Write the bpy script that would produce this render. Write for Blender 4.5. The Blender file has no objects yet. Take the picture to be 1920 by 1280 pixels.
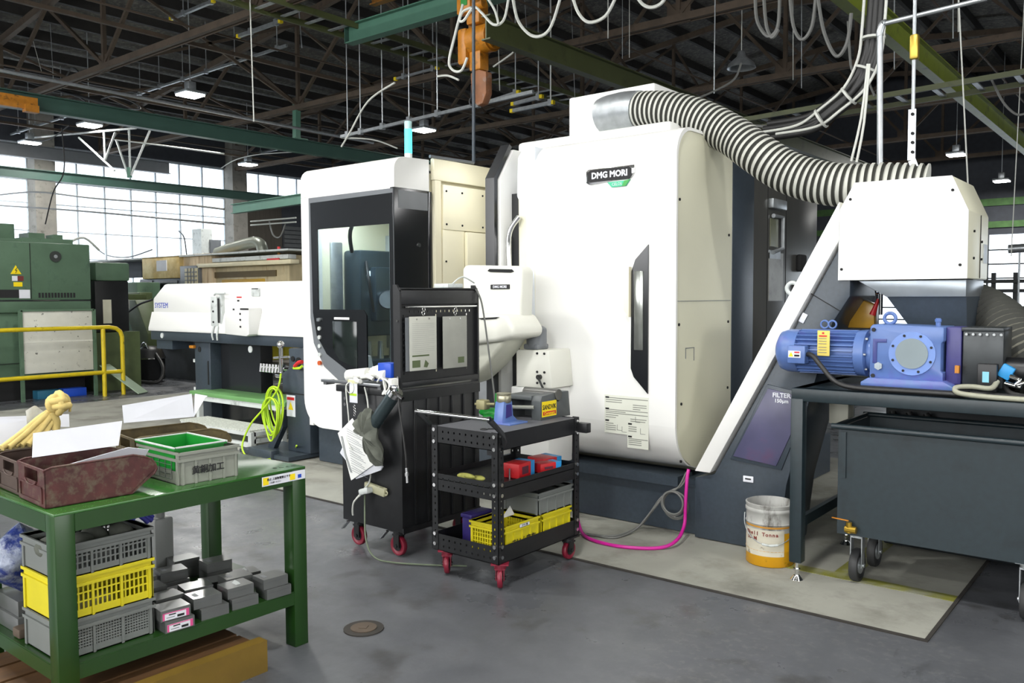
import bpy, bmesh, math, random
from mathutils import Vector, Matrix
random.seed(7)
PI = math.pi
S = bpy.context.scene
COL = S.collection
R_ = math.radians

# ------------------------------------------------------------------ camera
EYE = Vector((0, 0, 1.65)); FOC = 1582.0
_yc = Vector((2243-960, -(549-640), -FOC)).normalized()
_xc = -Vector((-990-960, -(564-640), -FOC)).normalized()
_xc = (_xc-_yc*_xc.dot(_yc)).normalized(); _zc = _xc.cross(_yc)
RM = Matrix((_xc, _yc, _zc))
cd = bpy.data.cameras.new('camera'); cam = bpy.data.objects.new('camera', cd); COL.objects.link(cam)
cam.matrix_world = Matrix.Translation(EYE) @ RM.to_4x4()
cd.sensor_width = 36; cd.lens = FOC*36/1920; cd.clip_end = 300; cd.clip_start = .05
S.camera = cam
def _ray(px, py): return RM @ Vector((px-960, -(py-640), -FOC))
# distances in the hall measured along a sight line: to the level z, or to the upright planes y and x
def az(px, py, z): d = _ray(px, py); return EYE+d*((z-1.65)/d.z)
def ay(px, py, y): d = _ray(px, py); return EYE+d*(y/d.y)
def ax(px, py, x): d = _ray(px, py); return EYE+d*(x/d.x)

# ------------------------------------------------------------------ world, light, exposure
w = bpy.data.worlds.new('sky'); S.world = w; w.use_nodes = True
nt = w.node_tree; bg = nt.nodes['Background']
tc = nt.nodes.new('ShaderNodeTexCoord'); sx = nt.nodes.new('ShaderNodeSeparateXYZ'); cr = nt.nodes.new('ShaderNodeValToRGB')
nt.links.new(tc.outputs['Generated'], sx.inputs[0]); nt.links.new(sx.outputs[2], cr.inputs[0]); nt.links.new(cr.outputs[0], bg.inputs[0])
cr.color_ramp.elements[0].position = .35; cr.color_ramp.elements[0].color = (.55, .57, .6, 1)
cr.color_ramp.elements[1].position = .6; cr.color_ramp.elements[1].color = (.85, .93, 1, 1)
bg.inputs[1].default_value = 5.0
S.view_settings.view_transform = 'Standard'; S.view_settings.look = 'None'
S.view_settings.gamma = 1; S.view_settings.exposure = EXPO = 0.0
S.view_settings.use_curve_mapping = False
def area(name, loc, rot, sx_, sy_, power, col=(1, 1, 1), shape='RECTANGLE', spread=PI):
    l = bpy.data.lights.new(name, 'AREA'); l.shape = shape; l.size = sx_; l.size_y = sy_; l.energy = power; l.color = col; l.spread = spread
    o = bpy.data.objects.new(name, l); o.location = loc; o.rotation_euler = rot; COL.objects.link(o); return o
# area lamps added as daylight at unseen windows behind the photographer and at right
for i_ in range(4): area('window_daylight', (-13+i_*7, -8.6, 4.2), (R_(90), 0, 0), 5.6, 3.6, 430, (1, .99, .97))
area('window_daylight', (13.6, 6, 4.0), (R_(90), 0, R_(90)), 12, 3, 430, (1, .99, .95))

# ------------------------------------------------------------------ materials
def lin(h):
    h = h.lstrip('#'); v = [int(h[i:i+2], 16)/255 for i in (0, 2, 4)]
    return tuple(c/12.92 if c <= .04045 else ((c+.055)/1.055)**2.4 for c in v)
MC = {}
def mat(name, col, rough=.5, metal=0, var=.06, scale=6, bump=0, dirt=None, dscale=3, dlo=.55, dhi=.7, stretch=(1, 1, 1), emit=0, coat=0, rvar=0):
    if name in MC: return MC[name]
    m = bpy.data.materials.new(name); m.use_nodes = True; n = m.node_tree.nodes; L = m.node_tree.links
    b = n['Principled BSDF']; c = lin(col)
    b.inputs['Roughness'].default_value = rough; b.inputs['Metallic'].default_value = metal
    if coat: b.inputs['Coat Weight'].default_value = coat; b.inputs['Coat Roughness'].default_value = .15
    t = n.new('ShaderNodeTexCoord'); mp = n.new('ShaderNodeMapping'); mp.inputs['Scale'].default_value = stretch
    L.new(t.outputs['Object'], mp.inputs[0])
    no = n.new('ShaderNodeTexNoise'); no.inputs['Scale'].default_value = scale; no.inputs['Detail'].default_value = 6
    L.new(mp.outputs[0], no.inputs[0])
    r = n.new('ShaderNodeValToRGB'); r.color_ramp.elements[0].position = .3; r.color_ramp.elements[1].position = .7
    r.color_ramp.elements[0].color = tuple(x*(1-var) for x in c)+(1,); r.color_ramp.elements[1].color = tuple(min(1, x*(1+var)) for x in c)+(1,)
    L.new(no.outputs[0], r.inputs[0]); out = r.outputs[0]
    if dirt:
        n2 = n.new('ShaderNodeTexNoise'); n2.inputs['Scale'].default_value = dscale; n2.inputs['Detail'].default_value = 10; n2.inputs['Roughness'].default_value = .65
        L.new(mp.outputs[0], n2.inputs[0])
        r2 = n.new('ShaderNodeValToRGB'); r2.color_ramp.elements[0].position = dlo; r2.color_ramp.elements[1].position = dhi
        L.new(n2.outputs[0], r2.inputs[0])
        mx = n.new('ShaderNodeMix'); mx.data_type = 'RGBA'; L.new(r2.outputs[0], mx.inputs[0]); L.new(out, mx.inputs[6]); mx.inputs[7].default_value = lin(dirt)+(1,)
        out = mx.outputs[2]
    L.new(out, b.inputs['Base Color'])
    if rvar:
        mr = n.new('ShaderNodeMapRange'); mr.inputs[3].default_value = max(.02, rough-rvar); mr.inputs[4].default_value = min(1, rough+rvar)
        L.new(no.outputs[0], mr.inputs[0]); L.new(mr.outputs[0], b.inputs['Roughness'])
    if bump:
        bp = n.new('ShaderNodeBump'); bp.inputs['Strength'].default_value = bump; bp.inputs['Distance'].default_value = .01
        L.new(no.outputs[0], bp.inputs['Height']); L.new(bp.outputs[0], b.inputs['Normal'])
    if emit:
        b.inputs['Emission Color'].default_value = c+(1,); b.inputs['Emission Strength'].default_value = emit
    MC[name] = m; return m
def glassmat(name, tint, gl=.12, rough=.02):
    m = bpy.data.materials.new(name); m.use_nodes = True; n = m.node_tree.nodes; L = m.node_tree.links; n.clear()
    o = n.new('ShaderNodeOutputMaterial'); t = n.new('ShaderNodeBsdfTransparent'); g = n.new('ShaderNodeBsdfGlossy'); x = n.new('ShaderNodeMixShader')
    f = n.new('ShaderNodeLayerWeight'); f.inputs[0].default_value = .5
    pw = n.new('ShaderNodeMath'); pw.operation = 'POWER'; pw.inputs[1].default_value = 5; L.new(f.outputs['Facing'], pw.inputs[0])
    a = n.new('ShaderNodeMath'); a.operation = 'MULTIPLY_ADD'; a.inputs[1].default_value = .9; a.inputs[2].default_value = gl
    L.new(pw.outputs[0], a.inputs[0])
    t.inputs[0].default_value = tint+(1,); g.inputs['Roughness'].default_value = rough
    L.new(a.outputs[0], x.inputs[0]); L.new(t.outputs[0], x.inputs[1]); L.new(g.outputs[0], x.inputs[2]); L.new(x.outputs[0], o.inputs[0])
    MC[name] = m; return m

WHITE = mat('machine_white', 'e6e6e3', .32, var=.01, scale=2)
CREAM = mat('machine_cream', 'dcdac3', .35, var=.03, scale=2)
CREAM2 = mat('cover_cream', 'efe9cd', .4, var=.02, scale=3)
SLATE = mat('slate_paint', '363f48', .38, var=.1, scale=40)
SLATE2 = mat('slate_blue_paint', '1e2a2f', .4, var=.12, scale=30, dirt='172125', dscale=5)
GREYM = mat('grey_brown_panel', '5f5f5c', .28, .5, var=.12, scale=2, stretch=(1, 1, .2))
BLACK = mat('black_panel', '17191c', .22, var=.1, coat=.3)
BLK = mat('black_steel', '17181a', .42, var=.2, scale=20)
BLKM = mat('black_matte', '101112', .8)
GRIM = mat('grey_rim', '6c7074', .4)
STEEL = mat('bare_steel', 'b9bcbd', .28, 1, var=.1, scale=12)
GALV = mat('galvanised', 'b4b9bc', .38, .75, var=.14, scale=14)
CHROME = mat('chrome', 'dddddd', .12, 1)
PAPER = mat('paper', 'd9dbe2', .9, var=.03)
INK = mat('ink', '1b1b1d', .7)
GREEN = mat('bench_green', '1d4013', .33, var=.12, scale=4, dirt='163310', dscale=2, dlo=.5, dhi=.8, coat=.15)
GTOP = mat('bench_top_green', '2b5e1f', .22, var=.2, scale=3, dirt='215018', dscale=3, coat=1, stretch=(1, .15, 1), rvar=.06)
YEL = mat('yellow_plastic', 'cabd1c', .45, var=.05)
GRYP = mat('grey_plastic', '878a80', .5, var=.06)
GRYP2 = mat('grey_plastic_dark', '6e726f', .5, var=.06)
GRNP = mat('green_plastic', '13802a', .4)
BLUEM = mat('motor_blue', '5570a8', .35, var=.08, scale=10, dirt='5c5fa8', dscale=4)
REDW = mat('caster_red', '7c1a2f', .4)
RUB = mat('rubber', '2c2d2e', .6)
ORNG = mat('hoist_yellow', 'b8761a', .45, var=.15, scale=12, dirt='5b3d12', dscale=8)
ORNG2 = mat('trolley_orange', '8a5a1a', .55, var=.2, scale=6, dirt='4b3518', dscale=4)
RUST = mat('rust_brown', '54483c', .75, .1, var=.25, scale=3, dirt='3a3029')
OLIVE = mat('olive_beam', '4c5230', .5, var=.15, scale=2, dirt='3a3f25')
OLIVEG = mat('olive_bright', '7c8a2c', .45, var=.12, scale=2, dirt='4d5a2a')
BGRN = mat('beam_green', '3c5a50', .42, var=.07, scale=3)
TRGRN = mat('beam_green_light', '507a68', .42, var=.07, scale=3)
GMAC = mat('old_machine_green', '56705a', .5, var=.15, scale=3, dirt='43594a', dscale=3)
GMAC2 = mat('olive_machine', '4f5c3a', .5, var=.15, scale=5)
RAIL = mat('rail_yellow', 'c9b218', .4, var=.1, scale=10, dirt='5b5312', dscale=12, dlo=.62)
BOARD = mat('speckled_board', 'c9c9bf', .7, var=.05, dirt='5a5a54', dscale=11, dlo=.62, dhi=.66)
RUSTRED = mat('rusty_red_bin', '4b2422', .55, var=.3, scale=14, dirt='5e5142', dscale=22, dlo=.5, dhi=.66, bump=.25)
RUSTBR = mat('rusty_brown_bin', '54482a', .65, var=.35, scale=14, dirt='332a1b', dscale=18, bump=.2)
WOOD = mat('pallet_wood', '523719', .7, var=.25, scale=4, stretch=(6, 1, 6), dirt='3d2b17')
WOODY = mat('pallet_yellow_wood', '705818', .6, var=.2, scale=4, dirt='6b4d1e')
CARD = mat('carton_grey', '565857', .32, var=.08, scale=5, coat=.4)
CARD2 = mat('carton_dark', '4a4d50', .38, var=.08, scale=5, coat=.3)
PINK = mat('label_pink', 'd14c86', .6)
REDP = mat('red_print', 'c41f26', .45)
BLUP = mat('blue_print', '2a8fce', .45)
YLAB = mat('label_yellow', 'f0d510', .5)
BLUEP = mat('blue_plastic', '1d48b4', .4)
CLOTH = mat('beige_cloth', 'c9b370', .9, var=.15, scale=20, bump=.3)
WGLOVE = mat('white_cloth', 'dcdcd6', .9, var=.1, scale=30, bump=.3)
GRAG = mat('grey_cloth', '575a52', .9, var=.2, scale=20, bump=.3)
BAG = mat('clear_bag', '8a93a8', .25, var=.3, scale=20, dirt='2c3a78', dscale=9, dlo=.45, dhi=.55, bump=1)
LIME = mat('lime_hose', 'b3d82a', .4)
MAG = mat('magenta_hose', 'c0188c', .4)
GHOSE = mat('grey_cable', '6a6b68', .5)
BHOSE = mat('black_cable', '222222', .5)
WCAB = mat('pale_cable', 'c9cbc4', .5)
LED = mat('lamp_lit', 'ffffff', .5, emit=30)
TEAL = mat('signal_teal', '35c8e8', .4, emit=5)
CYAN = mat('cyan_strip', '35c8f0', .4, emit=1.2)
MOTTLE = mat('roof_sheet', '5d5b57', .9, var=.3, scale=4, dirt='85827a', dscale=10, dlo=.48, dhi=.66)
PUR = mat('purlin_steel', '262422', .8, var=.2)
TANK = mat('tan_machine', 'b7a986', .55, var=.15, scale=3, dirt='7a5a30', dscale=3, stretch=(2, 2, .4), dlo=.55, dhi=.75)
WSTEP = mat('step_white', 'c6cbc9', .5, var=.08, dirt='8f9490', dscale=8)
GRNT = mat('step_green', '6b9c60', .4)
DUCTW = mat('duct_light', 'b9bab2', .5, var=.05)
DUCTD = mat('duct_groove', '33342f', .7)
PURP = mat('purple_plastic', '33286e', .5)
glassmat('pane', (.93, .96, .98), .06)
glassmat('smoked', (.66, .72, .76), .08)

# ------------------------------------------------------------------ mesh building
WL = {}
def _M(loc, rot=(0, 0, 0)):
    from mathutils import Euler
    return Matrix.Translation(loc) @ Euler(rot).to_matrix().to_4x4()
class MB:
    def __init__(s): s.bm = bmesh.new(); s.mi = 0; s.sm = 0; s.bv = 0
    def _take(s, v0, mt=None, mi=None):
        vs = s.bm.verts[v0:] if False else list(s.bm.verts)[v0:]
        if mt is not None: bmesh.ops.transform(s.bm, matrix=mt, verts=vs)
        fs = set(f for v in vs for f in v.link_faces)
        for f in fs: f.material_index = s.mi
        return s
    def box(s, x0, x1, y0, y1, z0, z1, bev=0, seg=2, rot=None, mt=None):
        t = bmesh.new(); c = Vector(((x0+x1)/2, (y0+y1)/2, (z0+z1)/2))
        bmesh.ops.create_cube(t, size=1)
        bmesh.ops.scale(t, vec=(abs(x1-x0), abs(y1-y0), abs(z1-z0)), verts=t.verts)
        if bev: s.bv = 1; bmesh.ops.bevel(t, geom=list(t.edges), offset=bev, segments=seg, affect='EDGES', profile=.5, clamp_overlap=True)
        if rot: bmesh.ops.transform(t, matrix=_M((0, 0, 0), rot), verts=t.verts)
        bmesh.ops.translate(t, vec=c, verts=t.verts)
        if mt is not None: bmesh.ops.transform(t, matrix=mt, verts=t.verts)
        return s.merge(t)
    def merge(s, t):
        for f in t.faces: f.material_index = s.mi
        me = bpy.data.meshes.new('tmp'); t.to_mesh(me); t.free(); s.bm.from_mesh(me); bpy.data.meshes.remove(me); return s
    def cyl(s, p0, p1, r, r2=None, seg=16, caps=True):
        p0 = Vector(p0); p1 = Vector(p1); d = p1-p0; t = bmesh.new()
        bmesh.ops.create_cone(t, cap_ends=caps, segments=seg, radius1=r, radius2=r if r2 is None else r2, depth=d.length)
        q = d.to_track_quat('Z', 'Y').to_matrix().to_4x4()
        bmesh.ops.transform(t, matrix=Matrix.Translation((p0+p1)/2) @ q, verts=t.verts)
        return s.merge(t)
    def sph(s, c, r, sc=(1, 1, 1), seg=16, rings=10, rot=(0, 0, 0)):
        s.sm = 1
        t = bmesh.new(); bmesh.ops.create_uvsphere(t, u_segments=seg, v_segments=rings, radius=r)
        bmesh.ops.scale(t, vec=sc, verts=t.verts); bmesh.ops.transform(t, matrix=_M(c, rot), verts=t.verts); return s.merge(t)
    def tor(s, c, R, r, axis='Z', seg=24, rs=8):
        pts = []
        for i in range(seg):
            a = 2*PI*i/seg; u, v = R*math.cos(a), R*math.sin(a)
            pts.append(Vector(c)+(Vector((u, v, 0)) if axis == 'Z' else Vector((u, 0, v)) if axis == 'Y' else Vector((0, u, v))))
        return s.tube(pts, r, closed=True, seg=rs)
    def tube(s, pts, r, closed=False, seg=8, smooth=0, radii=None, mats=None):
        P = [Vector(p) for p in pts]; s.sm = 1
        if smooth: P = crom(P, smooth, closed)
        t = bmesh.new(); n = len(P); rings = []; N = None
        for i, p in enumerate(P):
            if closed: d = P[(i+1) % n]-P[i-1]
            else: d = P[min(i+1, n-1)]-P[max(i-1, 0)]
            d.normalize()
            if N is None: N = d.orthogonal().normalized()
            else: N = (N-d*N.dot(d)).normalized()
            Bn = d.cross(N); rr = radii(i, n) if radii else r
            rings.append([t.verts.new(p+(N*math.cos(2*PI*k/seg)+Bn*math.sin(2*PI*k/seg))*rr) for k in range(seg)])
        for i in range(n if closed else n-1):
            a, b = rings[i], rings[(i+1) % n]
            if closed and i == n-1:   # match seam rotation
                off = min(range(seg), key=lambda o: (a[0].co-b[o].co).length)
                b = b[off:]+b[:off]
            for k in range(seg):
                f = t.faces.new((a[k], a[(k+1) % seg], b[(k+1) % seg], b[k]))
                f.material_index = mats(i) if mats else s.mi
        if not closed:
            t.faces.new(list(reversed(rings[0]))); t.faces.new(rings[-1])
        me = bpy.data.meshes.new('tmp')
        if not mats:
            for f in t.faces: f.material_index = s.mi
        t.to_mesh(me); t.free(); s.bm.from_mesh(me); bpy.data.meshes.remove(me); return s
    def lathe(s, prof, c=(0, 0, 0), axis='Z', seg=28):
        t = bmesh.new(); rings = []; s.sm = 1
        for r, h in prof:
            if r < 1e-5: rings.append([t.verts.new((0, 0, h))])
            else: rings.append([t.verts.new((r*math.cos(2*PI*k/seg), r*math.sin(2*PI*k/seg), h)) for k in range(seg)])
        for a, b in zip(rings, rings[1:]):
            for k in range(seg):
                q = [a[k % len(a)], a[(k+1) % len(a)], b[(k+1) % len(b)], b[k % len(b)]]
                u = []
                for v in q:
                    if v not in u: u.append(v)
                if len(u) > 2: t.faces.new(u)
        m = {'Z': Matrix.Identity(4), 'X': Matrix.Rotation(PI/2, 4, 'Y'), 'Y': Matrix.Rotation(-PI/2, 4, 'X')}[axis]
        bmesh.ops.transform(t, matrix=Matrix.Translation(c) @ m, verts=t.verts)
        bmesh.ops.recalc_face_normals(t, faces=t.faces); return s.merge(t)
    def poly(s, pts, pl, a0, a1, holes=(), bev=0, seg=2):
        """outline pts in plane 'xz','yz' or 'xy', thickness from a0 to a1 along the third axis"""
        f3 = {'xz': lambda p, a: (p[0], a, p[1]), 'yz': lambda p, a: (a, p[0], p[1]), 'xy': lambda p, a: (p[0], p[1], a)}[pl]
        t = bmesh.new()
        if holes:
            ed = []
            for lp in (pts,)+tuple(holes):
                vs = [t.verts.new(f3(p, a0)) for p in lp]
                ed += [t.edges.new((vs[i], vs[(i+1) % len(vs)])) for i in range(len(vs))]
            bmesh.ops.triangle_fill(t, edges=ed, use_beauty=True)
        else:
            t.faces.new([t.verts.new(f3(p, a0)) for p in pts])
        g = bmesh.ops.extrude_face_region(t, geom=list(t.faces))
        d = {'xz': Vector((0, a1-a0, 0)), 'yz': Vector((a1-a0, 0, 0)), 'xy': Vector((0, 0, a1-a0))}[pl]
        bmesh.ops.translate(t, vec=d, verts=[v for v in g['geom'] if isinstance(v, bmesh.types.BMVert)])
        bmesh.ops.recalc_face_normals(t, faces=t.faces)
        if bev: s.bv = 1; bmesh.ops.bevel(t, geom=[e for e in t.edges if len(e.link_faces) == 2 and e.calc_face_angle(0) > .3], offset=bev, segments=seg, affect='EDGES', profile=.5, clamp_overlap=True)
        return s.merge(t)
    def quad(s, pts, th=.0):
        t = bmesh.new(); t.faces.new([t.verts.new(p) for p in pts]); 
        if th:
            g = bmesh.ops.extrude_face_region(t, geom=list(t.faces)); t.normal_update(); nn = t.faces[0].normal.copy() if hasattr(t.faces, '__getitem__') and not t.faces.ensure_lookup_table() else Vector((0, 0, 1))
            bmesh.ops.translate(t, vec=nn*th, verts=[v for v in g['geom'] if isinstance(v, bmesh.types.BMVert)])
            bmesh.ops.recalc_face_normals(t, faces=t.faces)
        return s.merge(t)
    def grid(s, fn, nu, nv, th=0):
        s.sm = 1; t = bmesh.new(); V = [[t.verts.new(fn(i/nu, j/nv)) for j in range(nv+1)] for i in range(nu+1)]
        for i in range(nu):
            for j in range(nv): t.faces.new((V[i][j], V[i+1][j], V[i+1][j+1], V[i][j+1]))
        if th: bmesh.ops.solidify(t, geom=list(t.faces), thickness=th)
        return s.merge(t)
    def bar(s, p0, p1, wd, hg=None, up=(0, 0, 1), bev=0):
        p0 = Vector(p0); p1 = Vector(p1); d = p1-p0; hg = hg or wd; L = d.length; d.normalize()
        u = Vector(up); u = u-d*u.dot(d)
        if u.length < 1e-4: u = Vector((1, 0, 0))-d*d.x
        u.normalize(); x = d.cross(u)
        m = Matrix((x, d, u)).transposed().to_4x4(); m.translation = (p0+p1)/2
        return s.box(-wd/2, wd/2, -L/2, L/2, -hg/2, hg/2, bev, mt=m)
    def ibeam(s, p0, p1, wd, hg, tf=.02):
        p0 = Vector(p0); p1 = Vector(p1); z = Vector((0, 0, 1))
        s.bar(p0+z*(hg/2-tf/2), p1+z*(hg/2-tf/2), wd, tf); s.bar(p0-z*(hg/2-tf/2), p1-z*(hg/2-tf/2), wd, tf)
        return s.bar(p0, p1, tf, hg-2*tf)
    def build(s, name, m, parent=None, smooth=None):
        me = bpy.data.meshes.new(name); 
        ms = m if isinstance(m, (list, tuple)) else [m]
        if parent is not None: off = WL.get(parent, Vector((0, 0, 0)))
        else:
            s.bm.verts.ensure_lookup_table(); vs = [v.co for v in s.bm.verts]
            off = Vector(((min(v.x for v in vs)+max(v.x for v in vs))/2, (min(v.y for v in vs)+max(v.y for v in vs))/2, min(v.z for v in vs)))
        bmesh.ops.translate(s.bm, vec=-off, verts=s.bm.verts)
        if smooth is None: smooth = 27 if s.bv else (48 if s.sm else 31)
        s.bm.to_mesh(me); s.bm.free()
        for q in ms: me.materials.append(MC[q] if isinstance(q, str) else q)
        me.shade_smooth(); me.set_sharp_from_angle(angle=R_(smooth))
        o = bpy.data.objects.new(name, me); COL.objects.link(o)
        if parent is not None: o.parent = parent; WL[o] = off
        else: o.location = off; WL[o] = off
        return o
def crom(P, k, closed=False):
    out = []; n = len(P)
    for i in range(n if closed else n-1):
        if closed: a, b, c, d = P[i-1], P[i], P[(i+1) % n], P[(i+2) % n]
        else: a, b, c, d = P[max(i-1, 0)], P[i], P[i+1], P[min(i+2, n-1)]
        for j in range(k):
            t = j/k; out.append(.5*((2*b)+(c-a)*t+(2*a-5*b+4*c-d)*t*t+(3*b-a-3*c+d)*t**3))
    if not closed: out.append(P[-1])
    return out
def tag(o, label=None, cat=None, group=None, kind=None):
    if label: o['label'] = label
    if cat: o['category'] = cat
    if group: o['group'] = group
    if kind: o['kind'] = kind
    return o
def thing(name, label, cat, loc=(0, 0, 0), group=None):
    o = bpy.data.objects.new(name, None); COL.objects.link(o); o.location = loc; o.empty_display_size = .1
    WL[o] = Vector(loc); return tag(o, label, cat, group)
def dup(r, loc=None, rz=None, label=None, group=None, par=None):
    c = r.copy(); COL.objects.link(c)
    if par is not None: c.parent = par
    if loc is not None: c.location = loc
    if rz is not None: c.rotation_euler = (0, 0, rz)
    if label: c['label'] = label
    if group: c['group'] = group
    for ch in r.children: dup(ch, par=c)
    return c
def struct(name, mb, m, smooth=None): return tag(mb.build(name, m, None, smooth), kind='structure')
def text(name, body, loc, size, m, parent=None, face='-y', ax_='CENTER', ext=.0006, rot=None, sx=1, bold=0, tilt=0):
    cu = bpy.data.curves.new(name, 'FONT'); cu.body = body; cu.size = size; cu.align_x = ax_; cu.align_y = 'CENTER'; cu.extrude = ext; cu.offset = bold; cu.resolution_u = 2
    to = bpy.data.objects.new('t', cu); COL.objects.link(to); bpy.context.view_layer.update()
    me = bpy.data.meshes.new_from_object(to.evaluated_get(bpy.context.evaluated_depsgraph_get())); bpy.data.objects.remove(to); bpy.data.curves.remove(cu)
    rr = rot or {'-y': (PI/2, 0, 0), '+x': (PI/2, 0, PI/2), 'up': (0, 0, 0)}[face]
    off = WL.get(parent, Vector((0, 0, 0))) if parent is not None else Vector((0, 0, 0))
    me.transform(Matrix.Translation(Vector(loc)-off) @ _M((0, 0, 0), rr) @ Matrix.Rotation(tilt, 4, 'Z') @ Matrix.Diagonal((sx, 1, 1, 1)))
    me.materials.clear(); me.materials.append(m); me.name = name
    o = bpy.data.objects.new(name, me); COL.objects.link(o)
    if parent is not None: o.parent = parent; WL[o] = off
    return o
def one(mb, name, m, label, cat, group=None, kind=None): return tag(mb.build(name, m), label, cat, group, kind)
# ================================================================== THE HALL
def floor_mat():
    m = bpy.data.materials.new('painted_floor'); m.use_nodes = True; n = m.node_tree.nodes; L = m.node_tree.links; b = n['Principled BSDF']
    t = n.new('ShaderNodeTexCoord')
    def noise(sc, det=8, st=(1, 1, 1), rough=.6):
        mp = n.new('ShaderNodeMapping'); mp.inputs['Scale'].default_value = st; L.new(t.outputs['Object'], mp.inputs[0])
        q = n.new('ShaderNodeTexNoise'); q.inputs['Scale'].default_value = sc; q.inputs['Detail'].default_value = det; q.inputs['Roughness'].default_value = rough
        L.new(mp.outputs[0], q.inputs[0]); return q.outputs[0]
    def ramp(i, a, c0, e, c1):
        r = n.new('ShaderNodeValToRGB'); r.color_ramp.elements[0].position = a; r.color_ramp.elements[1].position = e
        r.color_ramp.elements[0].color = lin(c0)+(1,); r.color_ramp.elements[1].color = lin(c1)+(1,); L.new(i, r.inputs[0]); return r.outputs[0]
    def mix(f, a, c):
        x = n.new('ShaderNodeMix'); x.data_type = 'RGBA'; L.new(f, x.inputs[0]); L.new(a, x.inputs[6])
        if isinstance(c, str): x.inputs[7].default_value = lin(c)+(1,)
        else: L.new(c, x.inputs[7])
        return x.outputs[2]
    base = ramp(noise(1.2), .3, '4c4e52', .7, '5e6064')
    c1 = mix(ramp(noise(2.2, 12), .56, '000000', .64, 'cccccc'), base, '3b3a38')      # oily worn areas
    c2 = mix(ramp(noise(26, 6), .54, '000000', .62, '777777'), c1, '82827e')
    c2 = mix(ramp(noise(.45, 2), .50, 'ffffff', .60, '000000'), c2, c1)           # scuffs
    c3 = mix(ramp(noise(5, 12, (1, .25, 1)), .62, '000000', .66, '999999'), c2, '2d2c2b')
    L.new(c3, b.inputs['Base Color'])
    mr = n.new('ShaderNodeMapRange'); mr.inputs[1].default_value = .35; mr.inputs[2].default_value = .65; mr.inputs[3].default_value = .22; mr.inputs[4].default_value = .55
    L.new(noise(2.6, 10), mr.inputs[0]); L.new(mr.outputs[0], b.inputs['Roughness'])
    bp = n.new('ShaderNodeBump'); bp.inputs['Strength'].default_value = .35; bp.inputs['Distance'].default_value = .006
    L.new(noise(9, 10), bp.inputs['Height']); L.new(bp.outputs[0], b.inputs['Normal'])
    return m
FLM = floor_mat()
PADM = mat('bare_concrete', '93938a', .8, var=.12, scale=2.5, dirt='66645c', dscale=2.2, dlo=.48, dhi=.75, bump=.25)
JOINT = mat('dark_joint', '2f2c28', .9, var=.3)
struct('floor', MB().box(-28, 14, -9, 34, -.2, 0), FLM)
pad = MB().box(-13.5, -.958, 4.304, 8.6, -.05, .006)
struct('floor_slab', pad, PADM)
struct('floor_joint', MB().box(-13.5, -.94, 4.283, 4.304, -.02, .008).box(-.958, -.94, 4.3, 8.6, -.02, .008), JOINT)
LINEM = mat('worn_line_paint', '7d7d33', .7, var=.2, dirt='8a8a80', dscale=5, dlo=.45, dhi=.7)
struct('floor_line', MB().box(-1.95, -.96, 4.93, 5.03, 0, .0085), LINEM)
struct('floor_line', MB().box(-1.75, -.96, 5.86, 5.97, 0, .0085), LINEM)
struct('floor_line', MB().box(-1.62, -1.5, 5.03, 5.86, 0, .0085), LINEM)
struct('floor_line', MB().box(-13.6, -13.5, 3.0, 12, 0, .004), mat('pale_line', '9a9c98', .6, dirt='60615f', dscale=6, dlo=.45, dhi=.7))
# floor drain cover
dr = thing('floor_drain', 'round rusty drain cover sunk in the grey floor beside the green bench', 'drain', (-3.17, 2.73, 0))
MB().cyl((-3.17, 2.73, -.01), (-3.17, 2.73, .006), .10, seg=24).build('frame_ring', JOINT, dr)
MB().cyl((-3.17, 2.73, 0), (-3.17, 2.73, .010), .065, seg=24).box(-3.19, -3.15, 2.71, 2.75, .009, .013, rot=(0, 0, .5)).build('cover', RUST, dr)

WALLD = mat('dark_wall', '3b3e44', .85, var=.1)
WALLB = mat('brown_cladding', '4a453d', .85, var=.25, scale=3, stretch=(1, 8, .3), dirt='37332d')
CONC = mat('column_concrete', '827f78', .8, var=.15, scale=3, dirt='5d5a52', dscale=5)
XW = -28.0
cols = [-2.4, 4.45, 11.3, 18.1, 24.9, 31.7]
struct('wall_left', MB().box(XW-.3, XW, -9, 34, 0, 2.0).box(XW-.3, XW, -9, 34, 6.42, 7.7).box(XW-.3, XW, 18.1, 34, 2.0, 5.35), [WALLD])
struct('wall_left_cladding', MB().box(XW, XW+.05, 18.5, 20.2, 0, 5.35), WALLB)
sh = MB()
for k in range(26): sh.box(XW, XW+.07, 20.3, 24.5, .05+k*.17, .19+k*.17)
struct('door_1', sh, mat('shutter_grey', '5a5c5c', .6, var=.1))
for y in cols: struct('column', MB().box(XW-.1, XW+.45, y-.3, y+.3, 0, 7.6), CONC)
FRM = mat('window_frame', 'b4bcc2', .5, var=.1)
n_w = 0
for a, b in zip([-9]+cols, cols+[34]):
    n_w += 1; z0 = 2.0 if b <= 18.2 else 5.35; a += .3; b -= .3
    f = MB(); k = max(1, round((b-a)/.87))
    f.box(XW-.18, XW-.1, a, b, z0, z0+.07).box(XW-.18, XW-.1, a, b, 6.35, 6.42)
    for i in range(k+1): f.box(XW-.18, XW-.1, a+(b-a)*i/k-.02, a+(b-a)*i/k+.02, z0, 6.42)
    if z0 < 3:
        for z in (2.9, 3.75, 4.6, 5.3): f.box(XW-.18, XW-.1, a, b, z-.014, z+.014)
    o = f.build('window_%d' % n_w, FRM); o['kind'] = 'structure'
    MB().box(XW-.15, XW-.14, a, b, z0, 6.42).build('window_pane', 'pane', o)
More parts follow.
